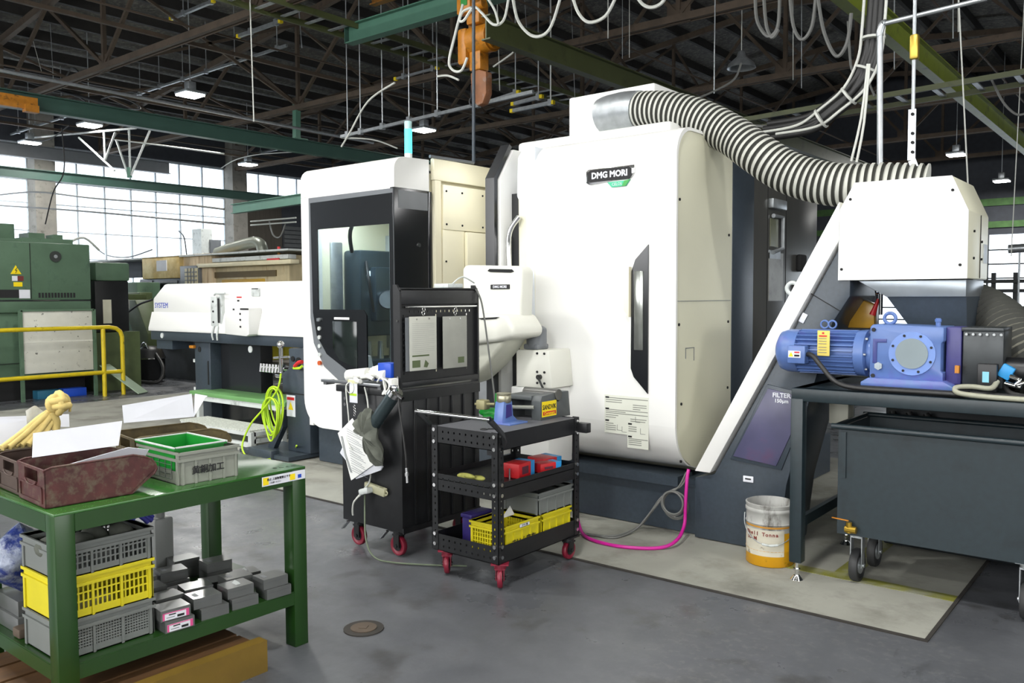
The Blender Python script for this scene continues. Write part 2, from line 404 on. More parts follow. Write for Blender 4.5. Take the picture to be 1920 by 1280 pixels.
# wall far right behind the hall, with its glazing
YB = 34.0
struct('wall_back', MB().poly([(-28, 0), (14, 0), (14, 7.38), (-9, 9.88), (-28, 7.58)], 'xz', YB, YB+.3, holes=[[(-9.5, .25), (9, .25), (9, 3.75), (-9.5, 3.75)], [(-27, 2.2), (-12, 2.2), (-12, 5.5), (-27, 5.5)]]), WALLD)
GB = mat('green_band', '3f6330', .7, var=.2)
struct('trim_1', MB().box(-12, 9, YB-.06, YB, 3.98, 4.2), GB); struct('trim_2', MB().box(-12, 9, YB-.06, YB, 4.75, 5.0), GB)
f = MB()
for i in range(16): f.box(-9.5+i*1.2333-.03, -9.5+i*1.2333+.03, YB, YB+.1, .25, 3.75)
for z in (.7, 1.15, 1.75, 2.2, 2.7, 3.2): f.box(-9.5, 9, YB, YB+.1, z-.025, z+.025)
o = f.build('window_8', mat('dark_frame', '2f3336', .6)); o['kind'] = 'structure'
MB().box(-9.5, 9, YB+.12, YB+.13, .25, 3.75).build('window_pane', 'pane', o)
f = MB()
for i in range(13): f.box(-27+i*1.25-.04, -27+i*1.25+.04, YB, YB+.1, 2.2, 5.5)
for z in (3.0, 3.8, 4.6): f.box(-27, -12, YB, YB+.1, z-.03, z+.03)
o = f.build('window_9', FRM); o['kind'] = 'structure'; MB().box(-27, -12, YB+.12, YB+.13, 2.2, 5.5).build('window_pane', 'pane', o)
# the two walls the photograph looks away from
LW = mat('light_wall', 'a9aaa4', .9)
struct('wall_right', MB().poly([(-9, 0), (34, 0), (34, 7.4), (-9, 7.4)], 'yz', 14, 14.3, holes=[[(-1, 2.4), (13, 2.4), (13, 5.6), (-1, 5.6)]]), LW)
wf = [[(-13+i*7-2.9, 2.3), (-13+i*7+2.9, 2.3), (-13+i*7+2.9, 6.1), (-13+i*7-2.9, 6.1)] for i in range(4)]
struct('wall_front', MB().poly([(-28, 0), (14, 0), (14, 7.38), (-9, 9.88), (-28, 7.58)], 'xz', -9.3, -9, holes=wf), LW)

# roof: two slopes carried by purlins and steel trusses
def zr(x): return 7.6+(x+28)*(9.9-7.6)/19 if x < -9 else 9.9-(x+9)*(9.9-7.4)/23
struct('ceiling', MB().quad([(-28.4, -9.4, zr(-28)), (-9, -9.4, 9.9), (-9, 34.4, 9.9), (-28.4, 34.4, zr(-28))]).quad([(-9, -9.4, 9.9), (14.4, -9.4, 7.4), (14.4, 34.4, 7.4), (-9, 34.4, 9.9)]), MOTTLE)
for x in [-27+1.15*i for i in range(36)]:
    struct('ceiling_purlin', MB().box(x-.05, x+.05, -9, 34, zr(x)-.27, zr(x)-.02), PUR)
def truss(y):
    t = thing('roof_truss', '', 'truss', (-9, y, 6.3))
    MB().bar((-28, y-.05, 6.35), (14, y-.05, 6.35), .09, .12).bar((-28, y+.05, 6.35), (14, y+.05, 6.35), .02, .14).build('lower_chord', RUST, t)
    MB().bar((-28, y, zr(-28)-.36), (-9, y, 9.9-.36), .12, .16).bar((-9, y, 9.9-.36), (14, y, 7.4-.36), .12, .16).build('upper_chord', RUST, t)
    wb = MB(); n = 16; P = [-28+42*i/n for i in range(n+1)]
    for i, x in enumerate(P):
        zt = zr(x)-.4
        if i % 2 == 0:
            wb.bar((x, y, 6.4), (x, y, zt), .08, .08)
            wb.box(x-.22, x+.22, y-.012, y+.012, 6.28, 6.62)
        if i < n:
            x2 = P[i+1]
            if i % 2 == 0: wb.bar((x, y, 6.4), (x2, y, zr(x2)-.4), .07, .07)
            else: wb.bar((x, y, zt), (x2, y, 6.4), .07, .07)
    wb.build('web', RUST, t); return t
for x in (-25.4, -20.1, -14.9, -9.6, -4.4, .9, 6.1): struct('ceiling_tie', MB().bar((x, -9, 6.44), (x, 34, 6.44), .07, .07).bar((x+.9, -9, 6.44), (x+.9, 34, 6.44), .03, .03), RUST)
ORD = ['nearest to the camera', 'second from the front', 'third from the front', 'fourth from the front', 'fifth from the front', 'sixth from the front', 'farthest back']
for i, y in enumerate([3.4, 8.4, 13.2, 18.0, 22.8, 27.6, 32.4]):
    t0 = truss(y); t0['label'] = 'rust-brown steel roof truss spanning the hall, ' + ORD[i]; t0['group'] = 'roof trusses'
# long knee braces running lengthwise between the trusses
for i, (x, a, b) in enumerate([(-22.75, 3.4, 27.6), (-12.25, 3.4, 27.6), (-1.75, 8.4, 32.4), (-17.5, 8.4, 32.4)]):
    m_ = MB(); ys = [y for y in [3.4, 8.4, 13.2, 18.0, 22.8, 27.6, 32.4] if a <= y <= b]
    for y0, y1 in zip(ys, ys[1:]): m_.bar((x, y0, 6.4), (x, y1, zr(x)-.5), .05, .06).bar((x, y0, zr(x)-.5), (x, y1, 6.4), .05, .06)
    one(m_, 'cross_bracing', RUST, ['lengthwise brown cross bracing high above the left windows side', 'lengthwise brown cross bracing above the white window-door machine half', 'lengthwise brown cross bracing in the roof above the chip conveyor', 'lengthwise brown cross bracing above the long green crane beam'][i], 'bracing', 'roof bracing')

# crane runways
one(MB().ibeam((-16.07, 2, 5.10), (-16.07, 33.5, 5.10), .18, .30), 'crane_beam', BGRN, 'long green steel crane beam crossing the left half above the window machine', 'beam')
one(MB().ibeam((-24, 3, 4.92), (-24, 30, 4.92), .2, .26), 'crane_beam', BGRN, 'lower green beam passing in front of the tall left windows', 'beam')
one(MB().ibeam((-25.5, 3, 5.75), (-25.5, 14.2, 5.75), .2, .36), 'crane_beam', GRIM, 'pale grey beam across the top of the left windows', 'beam')
one(MB().ibeam((-3.26, 3, 5.16), (-3.26, 33.5, 5.16), .15, .34), 'crane_beam', OLIVEG, 'yellow-green crane beam running away at the upper right corner', 'beam')
one(MB().ibeam((-7.3, 8.5, 5.15), (-7.3, 33.5, 5.15), .15, .32), 'crane_beam', OLIVE, 'dark olive crane beam running back behind the yellow hoist', 'beam')
one(MB().ibeam(ay(437, 392, 13.4), ay(600, 368, 13.4), .16, .26), 'crossbeam', TRGRN, 'short pale green beam beside the left edge of the window machine', 'beam')
g = thing('crane_girder', 'light green crane girder carrying the yellow chain hoist', 'crane girder', (-8.5, 9.8, 5.3))
q0 = ay(655, 66, 9.8); q1 = Vector((-7.6, 9.8, q0.z))
MB().ibeam(q0, q1, .18, .32).build('girder', TRGRN, g)
MB().box(q0.x-.015, q0.x, 9.7, 9.9, q0.z-.16, q0.z+.16).build('end_plate', BGRN, g)
MB().ibeam((-10.6, 9.5, q0.z+.30), (-7, 9.5, q0.z+.30), .12, .16).box(-8.9, -8.45, 9.95, 10.1, q0.z-.55, q0.z-.33).build('trolley_rail', ORNG2, g)
one(MB().box(-15.95, -15.85, 4.6, 6.42, 4.93, 5.14).box(-15.95, -15.8, 6.2, 6.42, 4.88, 5.0), 'end_carriage', ORNG, 'orange crane end carriage at the far left under the green beam', 'crane carriage')

# chain hoist
hz = ay(897, 84, 9.3)
h = thing('chain_hoist', 'yellow electric chain hoist with grey chain bag hanging from the girder', 'hoist', (hz.x, hz.y, hz.z-.9))
X, Y, Z = hz
MB().box(X-.28, X-.10, Y-.16, Y+.14, Z-.28, Z+.24, .05).box(X-.30, X-.27, Y-.08, Y+.05, Z-.1, Z+.05, .01).build('gear_housing', ORNG, h)
MB().cyl((X-.10, Y, Z+.06), (X+.27, Y, Z+.06), .2, seg=20).cyl((X+.27, Y, Z+.06), (X+.31, Y, Z+.06), .17, seg=20).build('motor', ORNG, h)
MB().box(X-.1, X+.12, Y-.1, Y+.1, Z-.38, Z-.1, .03).build('chain_guide', ORNG, h)
MB().poly([(X-.10, Z-.40), (X+.03, Z-.36), (X+.2, Z-.42), (X+.2, Z-.72), (X+.13, Z-.86), (X+.02, Z-.88), (X-.08, Z-.76)], 'xz', Y-.07, Y+.07, bev=.02).build('chain_bag', mat('hoist_bag', '8a5a3a', .6, var=.3, scale=5, dirt='9aa0a2', dscale=3), h)
MB().tor((X-.12, Y, Z-.78), .055, .014, 'Y').box(X-.145, X-.1, Y-.02, Y+.02, Z-.74, Z-.55, .01).build('hook', BLK, h)
MB().box(X-.24, X+.02, Y-.2, Y-.06, Z+.42, Z+.66, .02).build('control_box', ORNG, h)
MB().box(X-.15, X-.03, Y-.21, Y-.2, Z+.52, Z+.62).build('screen', GRNP, h)
MB().box(X-.15, X+.1, Y-.1, Y+.12, Z+.28, Z+.6, .03).cyl((X-.2, Y-.1, Z+.52), (X+.2, Y-.1, Z+.52), .07).build('trolley', ORNG, h)
def sag(p0, p1, d, n=14):
    p0 = Vector(p0); p1 = Vector(p1)
    return [p0.lerp(p1, i/n)-Vector((0, 0, d*4*(i/n)*(1-i/n))) for i in range(n+1)]
def loop_px(pp, y, r, nm, m, lab, cat, grp=None):
    one(MB().tube([ay(a, b, y) for a, b in pp], r, smooth=6, seg=6), nm, m, lab, cat, grp)
loop_px([(868, 8), (852, 70), (842, 115), (850, 132), (865, 132), (876, 108)], 7.5, .016, 'hoist_cable', WCAB, 'pale cable looping down the left of the yellow hoist', 'cable')
loop_px([(884, 14), (868, 22), (862, 38), (870, 38), (888, 14), (903, 24), (925, 46), (944, 38), (953, 0), (955, -20)], 7.4, .016, 'hoist_cable', WCAB, 'pale cable curling over the front of the yellow hoist', 'cable')
loop_px([(913, -5), (928, 20), (935, 46)], 7.3, .014, 'hoist_cable', WCAB, 'short pale cable hanging right above the hoist motor', 'cable')
for pp, lab in [([(961, -8), (972, 40), (1000, 68), (1030, 55), (1052, -8)], 'first festoon cable loop right of the hoist'),
                ([(1073, -8), (1085, 25), (1105, 42), (1135, 30), (1156, -8)], 'second festoon cable loop right of the hoist'),
                ([(1190, -12), (1205, 8), (1222, 14), (1240, 6), (1252, -12)], 'small third festoon loop at the top edge, right of the hoist')]:
    loop_px(pp, 7.6, .018, 'festoon_cable', WCAB, 'grey ' + lab, 'cable', 'festoon cable loops')
for pp, lab in [([(1416, -8), (1420, 40), (1440, 68), (1458, 50), (1462, -8)], 'wider loop of the pair left of the black cable bundle'),
                ([(1432, -8), (1437, 48), (1448, 70), (1460, 55)], 'inner loop of the pair left of the black cable bundle'),
                ([(1481, -8), (1488, 50), (1504, 74), (1522, 50), (1530, -8)], 'loop just left of the long sagging loop'),
                ([(1533, -8), (1545, 60), (1568, 105), (1588, 80), (1596, 25)], 'long sagging loop ending at the orange clamp')]:
    loop_px(pp, 9, .02, 'festoon_cable', GHOSE, 'grey festoon cable, ' + lab, 'cable', 'festoon cables on the right')
# ------------------------------------------------------------------ things hanging in the roof
def lamp(px, py, z, lab, on=True, pos=None):
    P = Vector(pos) if pos else az(px, py, z)
    t = thing('high_bay_lamp', lab, 'lamp', P, 'high bay lamps' if on else None)
    x, y, z = P
    if on:
        MB().box(x-.24, x+.24, y-.24, y+.24, z+.03, z+.10, .02).box(x-.09, x+.09, y-.09, y+.09, z+.1, z+.3, .01).cyl((x, y, z+.28), (x, y, zr(x)+.01), .012).build('housing', GALV, t)
        MB().box(x-.22, x+.22, y-.22, y+.22, z, z+.032, .008).build('led_panel', LED, t)
        l = bpy.data.lights.new('lamp_light', 'AREA'); l.shape = 'SQUARE'; l.size = .44; l.energy = 190; l.color = (1, .99, .95)
        o = bpy.data.objects.new('lamp_light', l); o.location = (0, 0, -.01); o.parent = t; COL.objects.link(o)
    else:
        MB().lathe([(.03, .3), (.06, .28), (.08, .2), (.22, .08), (.25, 0), (.24, 0), (.2, .07), (.06, .18)], (x, y, z)).build('bell_shade', GALV, t)
        MB().cyl((x, y, z+.28), (x, y, zr(x)+.01), .008, seg=6).build('drop_cord', WCAB, t)
    return t
lamp(357, 180, 6, 'lit high bay lamp left of centre under the long pipe with hangers')
lamp(168, 237, 6, 'lit high bay lamp just below the orange carriage end of the green beam')
lamp(795, 246, 6, 'lit high bay lamp right above the signal tower of the window machine')
lamp(56, 270, 6, 'lit high bay lamp before the first window column at the far left')
lamp(465, 310, 6, 'lit high bay lamp above the window column, left of the window machine')
lamp(1793, 292, 5.6, 'lit high bay lamp above the white conveyor hood, upper one of the right pair')
lamp(1878, 341, 5.3, 'lit high bay lamp at the right edge, lower one of the right pair')
lamp(1390, 128, 5.6, 'unlit bell-shaped pendant lamp above the ribbed grey duct', on=False)
# lamps of the same grid that hang over the photographer's side of the hall
for x, y, z, lab in [(-6.5, 1.5, 6.2, 'over the floor before the green bench'), (-1.5, 1.5, 6.2, 'over the aisle before the stand'), (3.5, 3.0, 6.2, 'over the right end of the aisle'), (-6.5, -4.5, 6.2, 'far behind the bench'), (-1.5, -4.5, 6.2, 'far behind the aisle'), (-11.5, 1.0, 6.2, 'over the floor left of the bench'), (-9.5, 5.5, 6.9, 'high above the bar feeder')]:
    lamp(0, 0, 0, 'lit high bay lamp outside the picture, ' + lab, pos=(x, y, z))

def hang_rail(pa, pb, y, r, nm, m, lab, cat, rods=(), top=7.6, ends=None):
    a = ay(*pa, y); b = ay(*pb, y); t = thing(nm, lab, cat, a)
    MB().bar(a, b, r*1.6, r*1.6).build('rail', m, t)
    if rods:
        for f in rods:
            q = a.lerp(b, f); MB().cyl(q, (q.x, q.y, zr(q.x)-.02), .012, seg=6).box(q.x-.04, q.x+.04, q.y-.04, q.y+.04, q.z-.05, q.z+.07).build('hanger_rod', GALV, t)
    if ends:
        for q in (a, b): MB().box(q.x-.035, q.x+.035, q.y-.035, q.y+.035, q.z-.035, q.z+.035).build('end_cap', YLAB, t)
    return t
hang_rail((238, 183), (538, 85), 12, .035, 'conduit_rail', GALV, 'long galvanised rail on hanger rods at the upper left', 'rail', (.1, .24, .4, .55, .72, .95))
hang_rail((640, 256), (1000, 172), 11, .035, 'conduit_rail', GALV, 'galvanised rail on hanger rods behind the hoist chain bag', 'rail', (.04, .12, .25, .4, .55, .75))
hang_rail((20, 252), (128, 217), 10.5, .03, 'conduit_rail', GALV, 'short galvanised rail with two hangers above the first left lamp', 'rail', (.15, .45, .9))
hang_rail((321, 35), (400, 2), 10, .04, 'tube_fitting', GALV, 'grey fluorescent batten with yellow ends at the top left', 'tube light', (.3, .95), ends=1)
hang_rail((447, 68), (526, 40), 10, .04, 'tube_fitting', GALV, 'grey fluorescent batten with yellow ends crossing the cable ladder', 'tube light', (.3, .9), ends=1)
hang_rail((742, 148), (820, 127), 13, .03, 'tube_fitting', GALV, 'grey batten just left of the hoist hook', 'tube light', (.2, .9), ends=1)
hang_rail((920, 190), (972, 173), 13, .04, 'tube_fitting', GALV, 'grey batten right of the chain bag, highest of three', 'tube light', (.9,), ends=1)
hang_rail((962, 195), (1015, 181), 13, .04, 'tube_fitting', GALV, 'grey batten right of the chain bag, middle of three', 'tube light', (.9,), ends=1)
hang_rail((960, 208), (1036, 192), 13, .04, 'tube_fitting', GALV, 'grey batten right of the chain bag, lowest of three', 'tube light', (.95,), ends=1)
hang_rail((420, 298), (520, 280), 19, .04, 'conduit_rail', GALV, 'short pale rail beside the lamp over the window column', 'rail', (.3, .7))
one(MB().cyl(ax(-20, 128, -15), ax(700, 268, -15), .03, seg=8), 'air_pipe', GALV, 'long thin grey pipe running just above the green crane beam', 'pipe')
one(MB().tube([ay(-5, 132, 9), ay(60, 155, 9), ay(130, 175, 9), ay(240, 205, 9)], .035, smooth=4), 'cable_run', BLKM, 'sagging black cables lying on top of the green beam', 'cable')
# ladder cable trays
def ladder(a, b, wv, lab, n=40, m=OLIVE, rh=.10):
    a = Vector(a); b = Vector(b); wv = Vector(wv); t = thing('cable_ladder', lab, 'cable tray', a)
    MB().bar(a, b, .04, rh).build('side_rail', m, t); MB().bar(a+wv, b+wv, .04, rh).build('side_rail', m, t)
    r0 = MB().bar((0, 0, 0), wv, .07, .02).build('rung', GALV, None); r0.data.transform(Matrix.Translation(r0.location)); r0.location = (b-a)*(.5/n); r0.parent = t
    for i in range(1, n): dup(r0, (b-a)*((i+.5)/n), par=t)
ladder((-11.9, 4.5, 6.28), (-11.9, 30, 6.28), (.6, 0, 0), 'long cable ladder running back across the upper left of the roof', 52)
ladder((-5.5, 12.5, 4.35), (9, 12.5, 4.75), (0, .7, 0), 'cable ladder crossing behind the black cable bundle on the right', 30, rh=.07)
# bracket truss of tubes above left windows
bt = thing('pipe_bracket', 'white V-shaped tube bracket hanging in front of the left windows', 'bracket', ay(243, 335, 11))
k = MB()
for a, b in [((195, 248), (197, 300)), ((216, 248), (197, 300)), ((218, 262), (240, 328)), ((242, 242), (244, 325)), ((281, 245), (246, 328)), ((148, 258), (215, 320)), ((60, 258), (255, 240))]:
    k.cyl(ay(*a, 10.4), ay(*b, 10.4), .027, seg=8)
k.build('tubes', WSTEP, bt); P = ay(243, 333, 10.4)
MB().cyl(P, P+Vector((0, 0, .25)), .06, seg=10).build('pivot', TRGRN, bt)
one(MB().bar(ay(556, 196, 13.2), ay(556, 262, 13.2), .14, .14).box(*sum([[v-.2, v+.2] for v in ay(556, 262, 13.2)], [])[:4], ay(556, 262, 13.2).z-.02, ay(556, 262, 13.2).z+.02), 'beam_hanger', TRGRN, 'short green hanger post standing on the long green crane beam', 'hanger')
# droppers and loose wires in the roof
wires = [((470, 40), (476, 228), 8, 'white rod, longest in the upper left, ending just above the green beam'),
         ((92, 5), (100, 150), 9, 'right rod of the pair near the top left corner'), ((55, 10), (78, 135), 9, 'left slanted rod of the pair near the top left corner'),
         ((560, 10), (566, 90), 10, 'rod right of the second fluorescent batten at the top'), ((1033, 60), (1033, 190), 12, 'rod reaching down to the lowest batten right of the hoist'),
         ((985, 20), (988, 65), 12, 'short rod between the first and second cable loops'), ((1140, 40), (1140, 72), 12, 'short rod right of the dark olive beam bend'),
         ((1167, 85), (1167, 110), 13, 'left one of two short rods above the duct collar'), ((1180, 88), (1180, 108), 13, 'right one of two short rods above the duct collar'),
         ((1340, 78), (1339, 175), 12, 'rod between the duct top and the bell lamp'), ((1487, 84), (1487, 150), 14, 'left one of two rods left of the black cable bundle'),
         ((1503, 105), (1503, 165), 14, 'right one of two rods left of the black cable bundle'), ((1797, 20), (1797, 60), 12, 'right one of two short rods at the upper right'),
         ((1787, 5), (1787, 72), 12, 'left one of two short rods at the upper right'), ((1812, 290), (1815, 350), 9, 'rod dropping behind the sloped corner of the white hood'),
         ((1677, 20), (1677, 130), 14, 'rod between the upright conduit and the turnbuckle rod'), ((1903, 345), (1896, 480), 14, 'rod at the right edge in front of the far windows'),
         ((1075, 110), (1078, 190), 14, 'rod just left of the duct collar'), ((935, 100), (937, 170), 13, 'rod above the battens by the chain bag')]
for i, (a, b, y, lab) in enumerate(wires):
    p = ay(*a, y); q = ay(*b, y); t_ = (zr(p.x)-.02-q.z)/max(.01, p.z-q.z)
    if abs(a[0]-b[0]) < 9: p = q+(p-q)*t_; p.y = q.y
    else: p = Vector((p.x, y, zr(p.x)-.02))
    o = MB().cyl(p, q, .007 if i % 3 else .010, seg=6).build('hanger_rod', GALV if i % 2 else WCAB)
    tag(o, 'thin steel ' + lab, 'rod', 'thin rods hanging from the roof')
k = 0
for pp, y, m in [([(740, 155), (690, 190), (655, 250), (640, 275)], 9, WCAB), ([(215, 262), (300, 272), (420, 288)], 10, WCAB), ([(50, 262), (90, 262), (130, 235)], 9.5, BHOSE), ([(85, 420), (100, 360), (120, 320), (116, 240)], 9, BHOSE), ([(860, 150), (840, 142), (820, 143)], 9, WCAB), ([(1390, 118), (1375, 150), (1330, 175), (1290, 190)], 12, GHOSE), ([(1590, 40), (1595, 120), (1604, 140)], 10, GHOSE), ([(1640, 180), (1630, 150), (1642, 110)], 12, GHOSE), ([(1855, 140), (1880, 190), (1905, 214), (1925, 212)], 13, GHOSE), ([(415, 315), (440, 300), (480, 290), (548, 285)], 16, WCAB), ([(640, 258), (700, 262), (745, 278)], 12, WCAB), ([(925, 125), (960, 100), (968, 88)], 11, WCAB), ([(70, 142), (90, 165), (130, 172), (160, 190)], 9, BHOSE), ([(120, 150), (135, 128), (150, 140), (145, 165)], 9, BHOSE), ([(190, 186), (215, 180), (250, 192), (262, 205), (225, 200), (192, 188)], 9, BHOSE), ([(1400, 235), (1480, 235), (1560, 200)], 9, GHOSE)]:
    k += 1; loop_px(pp, y, .016, 'loose_cable', m, ['pale cable drooping between the roof and the window machine top', 'pale wire stretched under the long green beam', 'black cable bowed above the first left lamp', 'black cable hanging down the left windows', 'pale cord pulled left from the hoist hook', 'cord sagging from the bell lamp towards the duct', 'grey cable hanging under the orange clamp', 'small grey cable hook left of the upright conduit', 'grey cable curving at the right edge below the ladder tray', 'pale cable arching over the lamp by the window column', 'pale wire just above the window machine roof', 'pale cord rising right from the chain bag', 'black cable tangle on the beam at far left', 'small black cable loop standing on the green beam', 'coiled black cable lying on the green beam', 'thin grey cable running behind the duct'][k-1], 'cable')

# right side: cable bundle, conduits and suspension rod
cb = thing('cable_bundle', 'thick bundle of black cables curving down to the ribbed duct', 'cable bundle', ay(1450, 250, 7))
pp = [(1645, -20), (1640, 50), (1632, 110), (1605, 165), (1560, 205), (1515, 236), (1440, 250)]
base = [ay(a, b, 7) for a, b in pp]
k = MB()
for dx, dz in ((-.03, .03), (.03, .03), (-.03, -.03), (.03, -.03), (0, 0), (.0, .06)):
    k.tube([q+Vector((dx*1.3, 0, dz*1.3)) for q in base], .028, smooth=6)
k.build('cables', BHOSE, cb)
k = MB()
for dx, dz in ((-.085, .01), (.08, -.02)): k.tube([q+Vector((dx, -.03, dz)) for q in base], .012, smooth=6)
k.build('pale_wires', WCAB, cb)
cc = crom(base, 6)
for i in (8, 14, 20, 27): d = (cc[i+1]-cc[i]).normalized(); MB().cyl(cc[i]-d*.009, cc[i]+d*.009, .088, seg=14).build('cable_tie', WCAB, cb)
up = thing('upright_conduit', 'galvanised conduit pipe rising behind the duct with a bend at the top', 'pipe', ay(1650, 310, 6.6))
a, b, c, d = ay(1650, 312, 6.6), ay(1650, 60, 6.6), ay(1655, 45, 6.6), ay(1850, -3, 6.6)
MB().cyl(a, b, .022, seg=12).build('upright', GALV, up); MB().tube([b-Vector((0, 0, .03)), b, c, c.lerp(d, .03)], .027, smooth=4).build('elbow', GALV, up); MB().cyl(c, d, .018, seg=10).build('crosspipe', GALV, up)
one(MB().tube([ay(1627, 120, 6), ay(1615, 220, 6), ay(1596, 302, 6)], .009, smooth=3).tube([ay(1630, 120, 6), ay(1620, 230, 6), ay(1606, 304, 6)], .009, smooth=3), 'thin_air_lines', WCAB, 'pair of thin pale lines dropping from the cable bundle to the duct', 'cable')
sr = thing('suspension_rod', 'steel rod with brass turnbuckle and perforated strap above the white hood', 'rod', ay(1712, 330, 5.6))
MB().cyl(ay(1716, -25, 5.6), ay(1712, 208, 5.6), .011, seg=8).build('rod', GALV, sr)
MB().box(*sum([[v-.025, v+.025] for v in ay(1715, 88, 5.6)], [])[:4], ay(1715, 112, 5.6).z, ay(1715, 65, 5.6).z, .012).build('turnbuckle', mat('brass', 'b39a45', .35, .8), sr)
a = ay(1711, 205, 5.6); b = ay(1710, 300, 5.6)
MB().box(a.x-.022, a.x+.022, a.y-.006, a.y+.006, b.z, a.z).bar((b.x, b.y, b.z), ay(1722, 332, 5.6), .044, .01, up=(0, 1, 0)).build('strap', GALV, sr)
k = MB()
for py in (214, 250, 267, 285): q = ay(1711, py, 5.59); k.cyl(q, q-Vector((0, .006, 0)), .01, seg=8)
k.build('strap_holes', BLKM, sr)
# ================================================================== THE WHITE TURNING CENTRE
def arc(cx, cy, r, a0, a1, n=8, ry=None): return [(cx+r*math.cos(R_(a0+(a1-a0)*i/n)), cy+(ry or r)*math.sin(R_(a0+(a1-a0)*i/n))) for i in range(n+1)]
T = thing('turning_center', 'big white turning center with dark window door, side door slot and ribbed duct on top', 'machine', (-4.7, 6.4, 0))
MB().box(-6.8, -2.60, 5.31, 7.9, .012, .37).box(-4.2, -2.60, 5.235, 5.4, .012, .33).box(-4.2, -2.74, 5.19, 5.4, .33, .40).box(-7.38, -6.3, 5.78, 7.3, .012, .36).build('base', SLATE, T)
# right half: curved front skin, cream sides, slate and grey cabinets behind
prof = [(5.5, 2.80)]+arc(5.33, 2.60, .2, 90, 180, 8)+[(5.13, .75)]+arc(5.45, .75, .32, 180, 245, 6)+[(5.45, .42)]
inn = [(y+.022, z-(.02 if z > 2 else 0)) for y, z in prof]
MB().poly(prof+inn[::-1], 'yz', -3.925, -2.73).build('front_panel', WHITE, T, 60)
prof2 = [(6.04, 2.74), (5.5, 2.78)]+arc(5.35, 2.58, .2, 90, 180, 8)+[(5.16, .78)]+arc(5.47, .76, .31, 180, 245, 6)+[(5.47, .40), (6.04, .40)]
MB().poly(prof2, 'yz', -4.1, -2.745).build('side_panel', CREAM, T, 40)
k = MB()
for y, z in ((5.2, 2.3), (5.2, 1.45), (5.24, .9), (5.24, .5), (5.98, 2.1), (5.98, 1.45), (5.98, .95)): k.cyl((-2.748, y, z), (-2.738, y, z), .010, seg=8)
k.build('screws', BLKM, T)
k = MB().box(-2.747, -2.742, 5.30, 5.43, 1.28, 1.285).box(-2.747, -2.742, 5.425, 5.43, 1.19, 1.285).box(-2.747, -2.742, 5.30, 5.305, 1.21, 1.285).box(-2.747, -2.742, 5.18, 6.02, 1.608, 1.612)
k.build('panel_seams', GRIM, T)
MB().poly([(6.04, .36), (6.44, .36), (6.44, 2.70), (6.04, 2.73)], 'yz', -4.2, -2.74, bev=.008).build('slate_column', SLATE, T)
GC = MB().poly([(6.445, .36), (7.88, .36), (7.88, 2.585), (6.445, 2.70)], 'yz', -4.2, -2.745, bev=.006).build('control_cabinet', GREYM, T)
k = MB()
for y in (6.72, 7.12): k.box(-2.746, -2.743, y-.004, y+.004, .4, 2.64)
k.build('cabinet_seams', BLKM, GC)
fr = [(6.73, 1.98), (7.02, 1.98), (7.02, 2.42), (6.73, 2.47)]
MB().box(-2.75, -2.70, 6.73, 7.03, 2.36, 2.44, .01).tube([(-2.72, 6.78, 2.3), (-2.72, 6.98, 2.3), (-2.72, 6.99, 2.04), (-2.72, 6.78, 2.0)], .018, smooth=0).box(-2.745, -2.735, 6.75, 6.98, 1.95, 2.02).build('cabinet_latch', GALV, GC)
MB().box(-2.76, -2.738, 6.77, 6.93, 2.05, 2.28).build('gauge_window', mat('gauge_glass', '5b5d44', .2), GC)
for zc, hh in ((1.93, .075), (1.69, .085)):
    MB().box(-2.75, -2.70, 7.36, 7.52, zc-hh, zc+hh, .02).box(-2.71, -2.695, 7.39, 7.49, zc-hh+.03, zc+hh-.03, .01).build('vent_block', BLKM, GC)
MB().box(-2.75, -2.738, 6.75, 7.05, 1.6, 2.0).build('worn_plate', mat('worn_plate', '9a9a96', .4, .5, var=.2, dirt='6b6b69'), GC)
# top outlet box
MB().box(-4.05, -3.25, 5.75, 6.35, 2.7, 3.27, .02).box(-4.35, -2.95, 5.45, 6.5, 2.7, 2.90, .03).build('outlet_box', WHITE, T)
# left strip with the dark handle recess
strip = [(-4.115, 2.72), (-4.06, 2.785), (-3.94, 2.79), (-3.94, .42), (-4.14, .42), (-4.14, .97), (-4.06, 1.05), (-4.035, 1.15), (-4.035, 2.2), (-4.05, 2.3), (-4.125, 2.42)]
MB().poly(strip, 'xz', 5.15, 5.5, bev=.02).build('corner_panel', mat('corner_silver_white', 'dfe4ea', .28, var=.01), T)
MB().box(-4.20, -4.02, 5.19, 5.5, .9, 2.45).build('handle_recess', BLACK, T)
MB().box(-4.095, -4.088, 5.18, 5.192, 1.05, 2.22).build('light_strip', CYAN, T)
# sliding door edge seen end-on, behind the strip
MB().poly([(5.05, 2.55), (5.22, 2.80), (5.5, 2.80), (5.5, .4), (5.05, .4)], 'yz', -4.30, -4.20, bev=.01).build('sliding_door', WHITE, T)
MB().poly([(5.0, 2.56), (5.19, 2.84), (5.22, 2.82), (5.04, 2.55), (5.04, .4), (5.0, .4)], 'yz', -4.31, -4.22).build('door_seal', BLACK, T)
MB().tube([(-4.13, 5.1, 1.6), (-4.16, 5.1, 2.0), (-4.14, 5.1, 2.16), (-4.07, 5.12, 2.26)], .022, smooth=4).build('door_handle', CHROME, T)
# door slot window
so = [(-2.938, 2.0), (-3.04, 1.9), (-3.07, 1.82), (-3.074, 1.14), (-3.05, 1.08), (-2.938, .968)]
SD = MB().poly(so, 'xz', 5.118, 5.14).build('slot_frame', BLACK, T)
MB().box(-3.045, -2.975, 5.112, 5.119, 1.27, 1.82, .003).build('slot_window', mat('slot_mirror', '9a9d98', .18, .7, var=.3, scale=3), SD)
MB().poly([(-3.075, 1.85), (-3.115, 1.8), (-3.115, 1.55), (-3.075, 1.5)], 'xz', 5.09, 5.135).build('grip', CREAM2, SD)
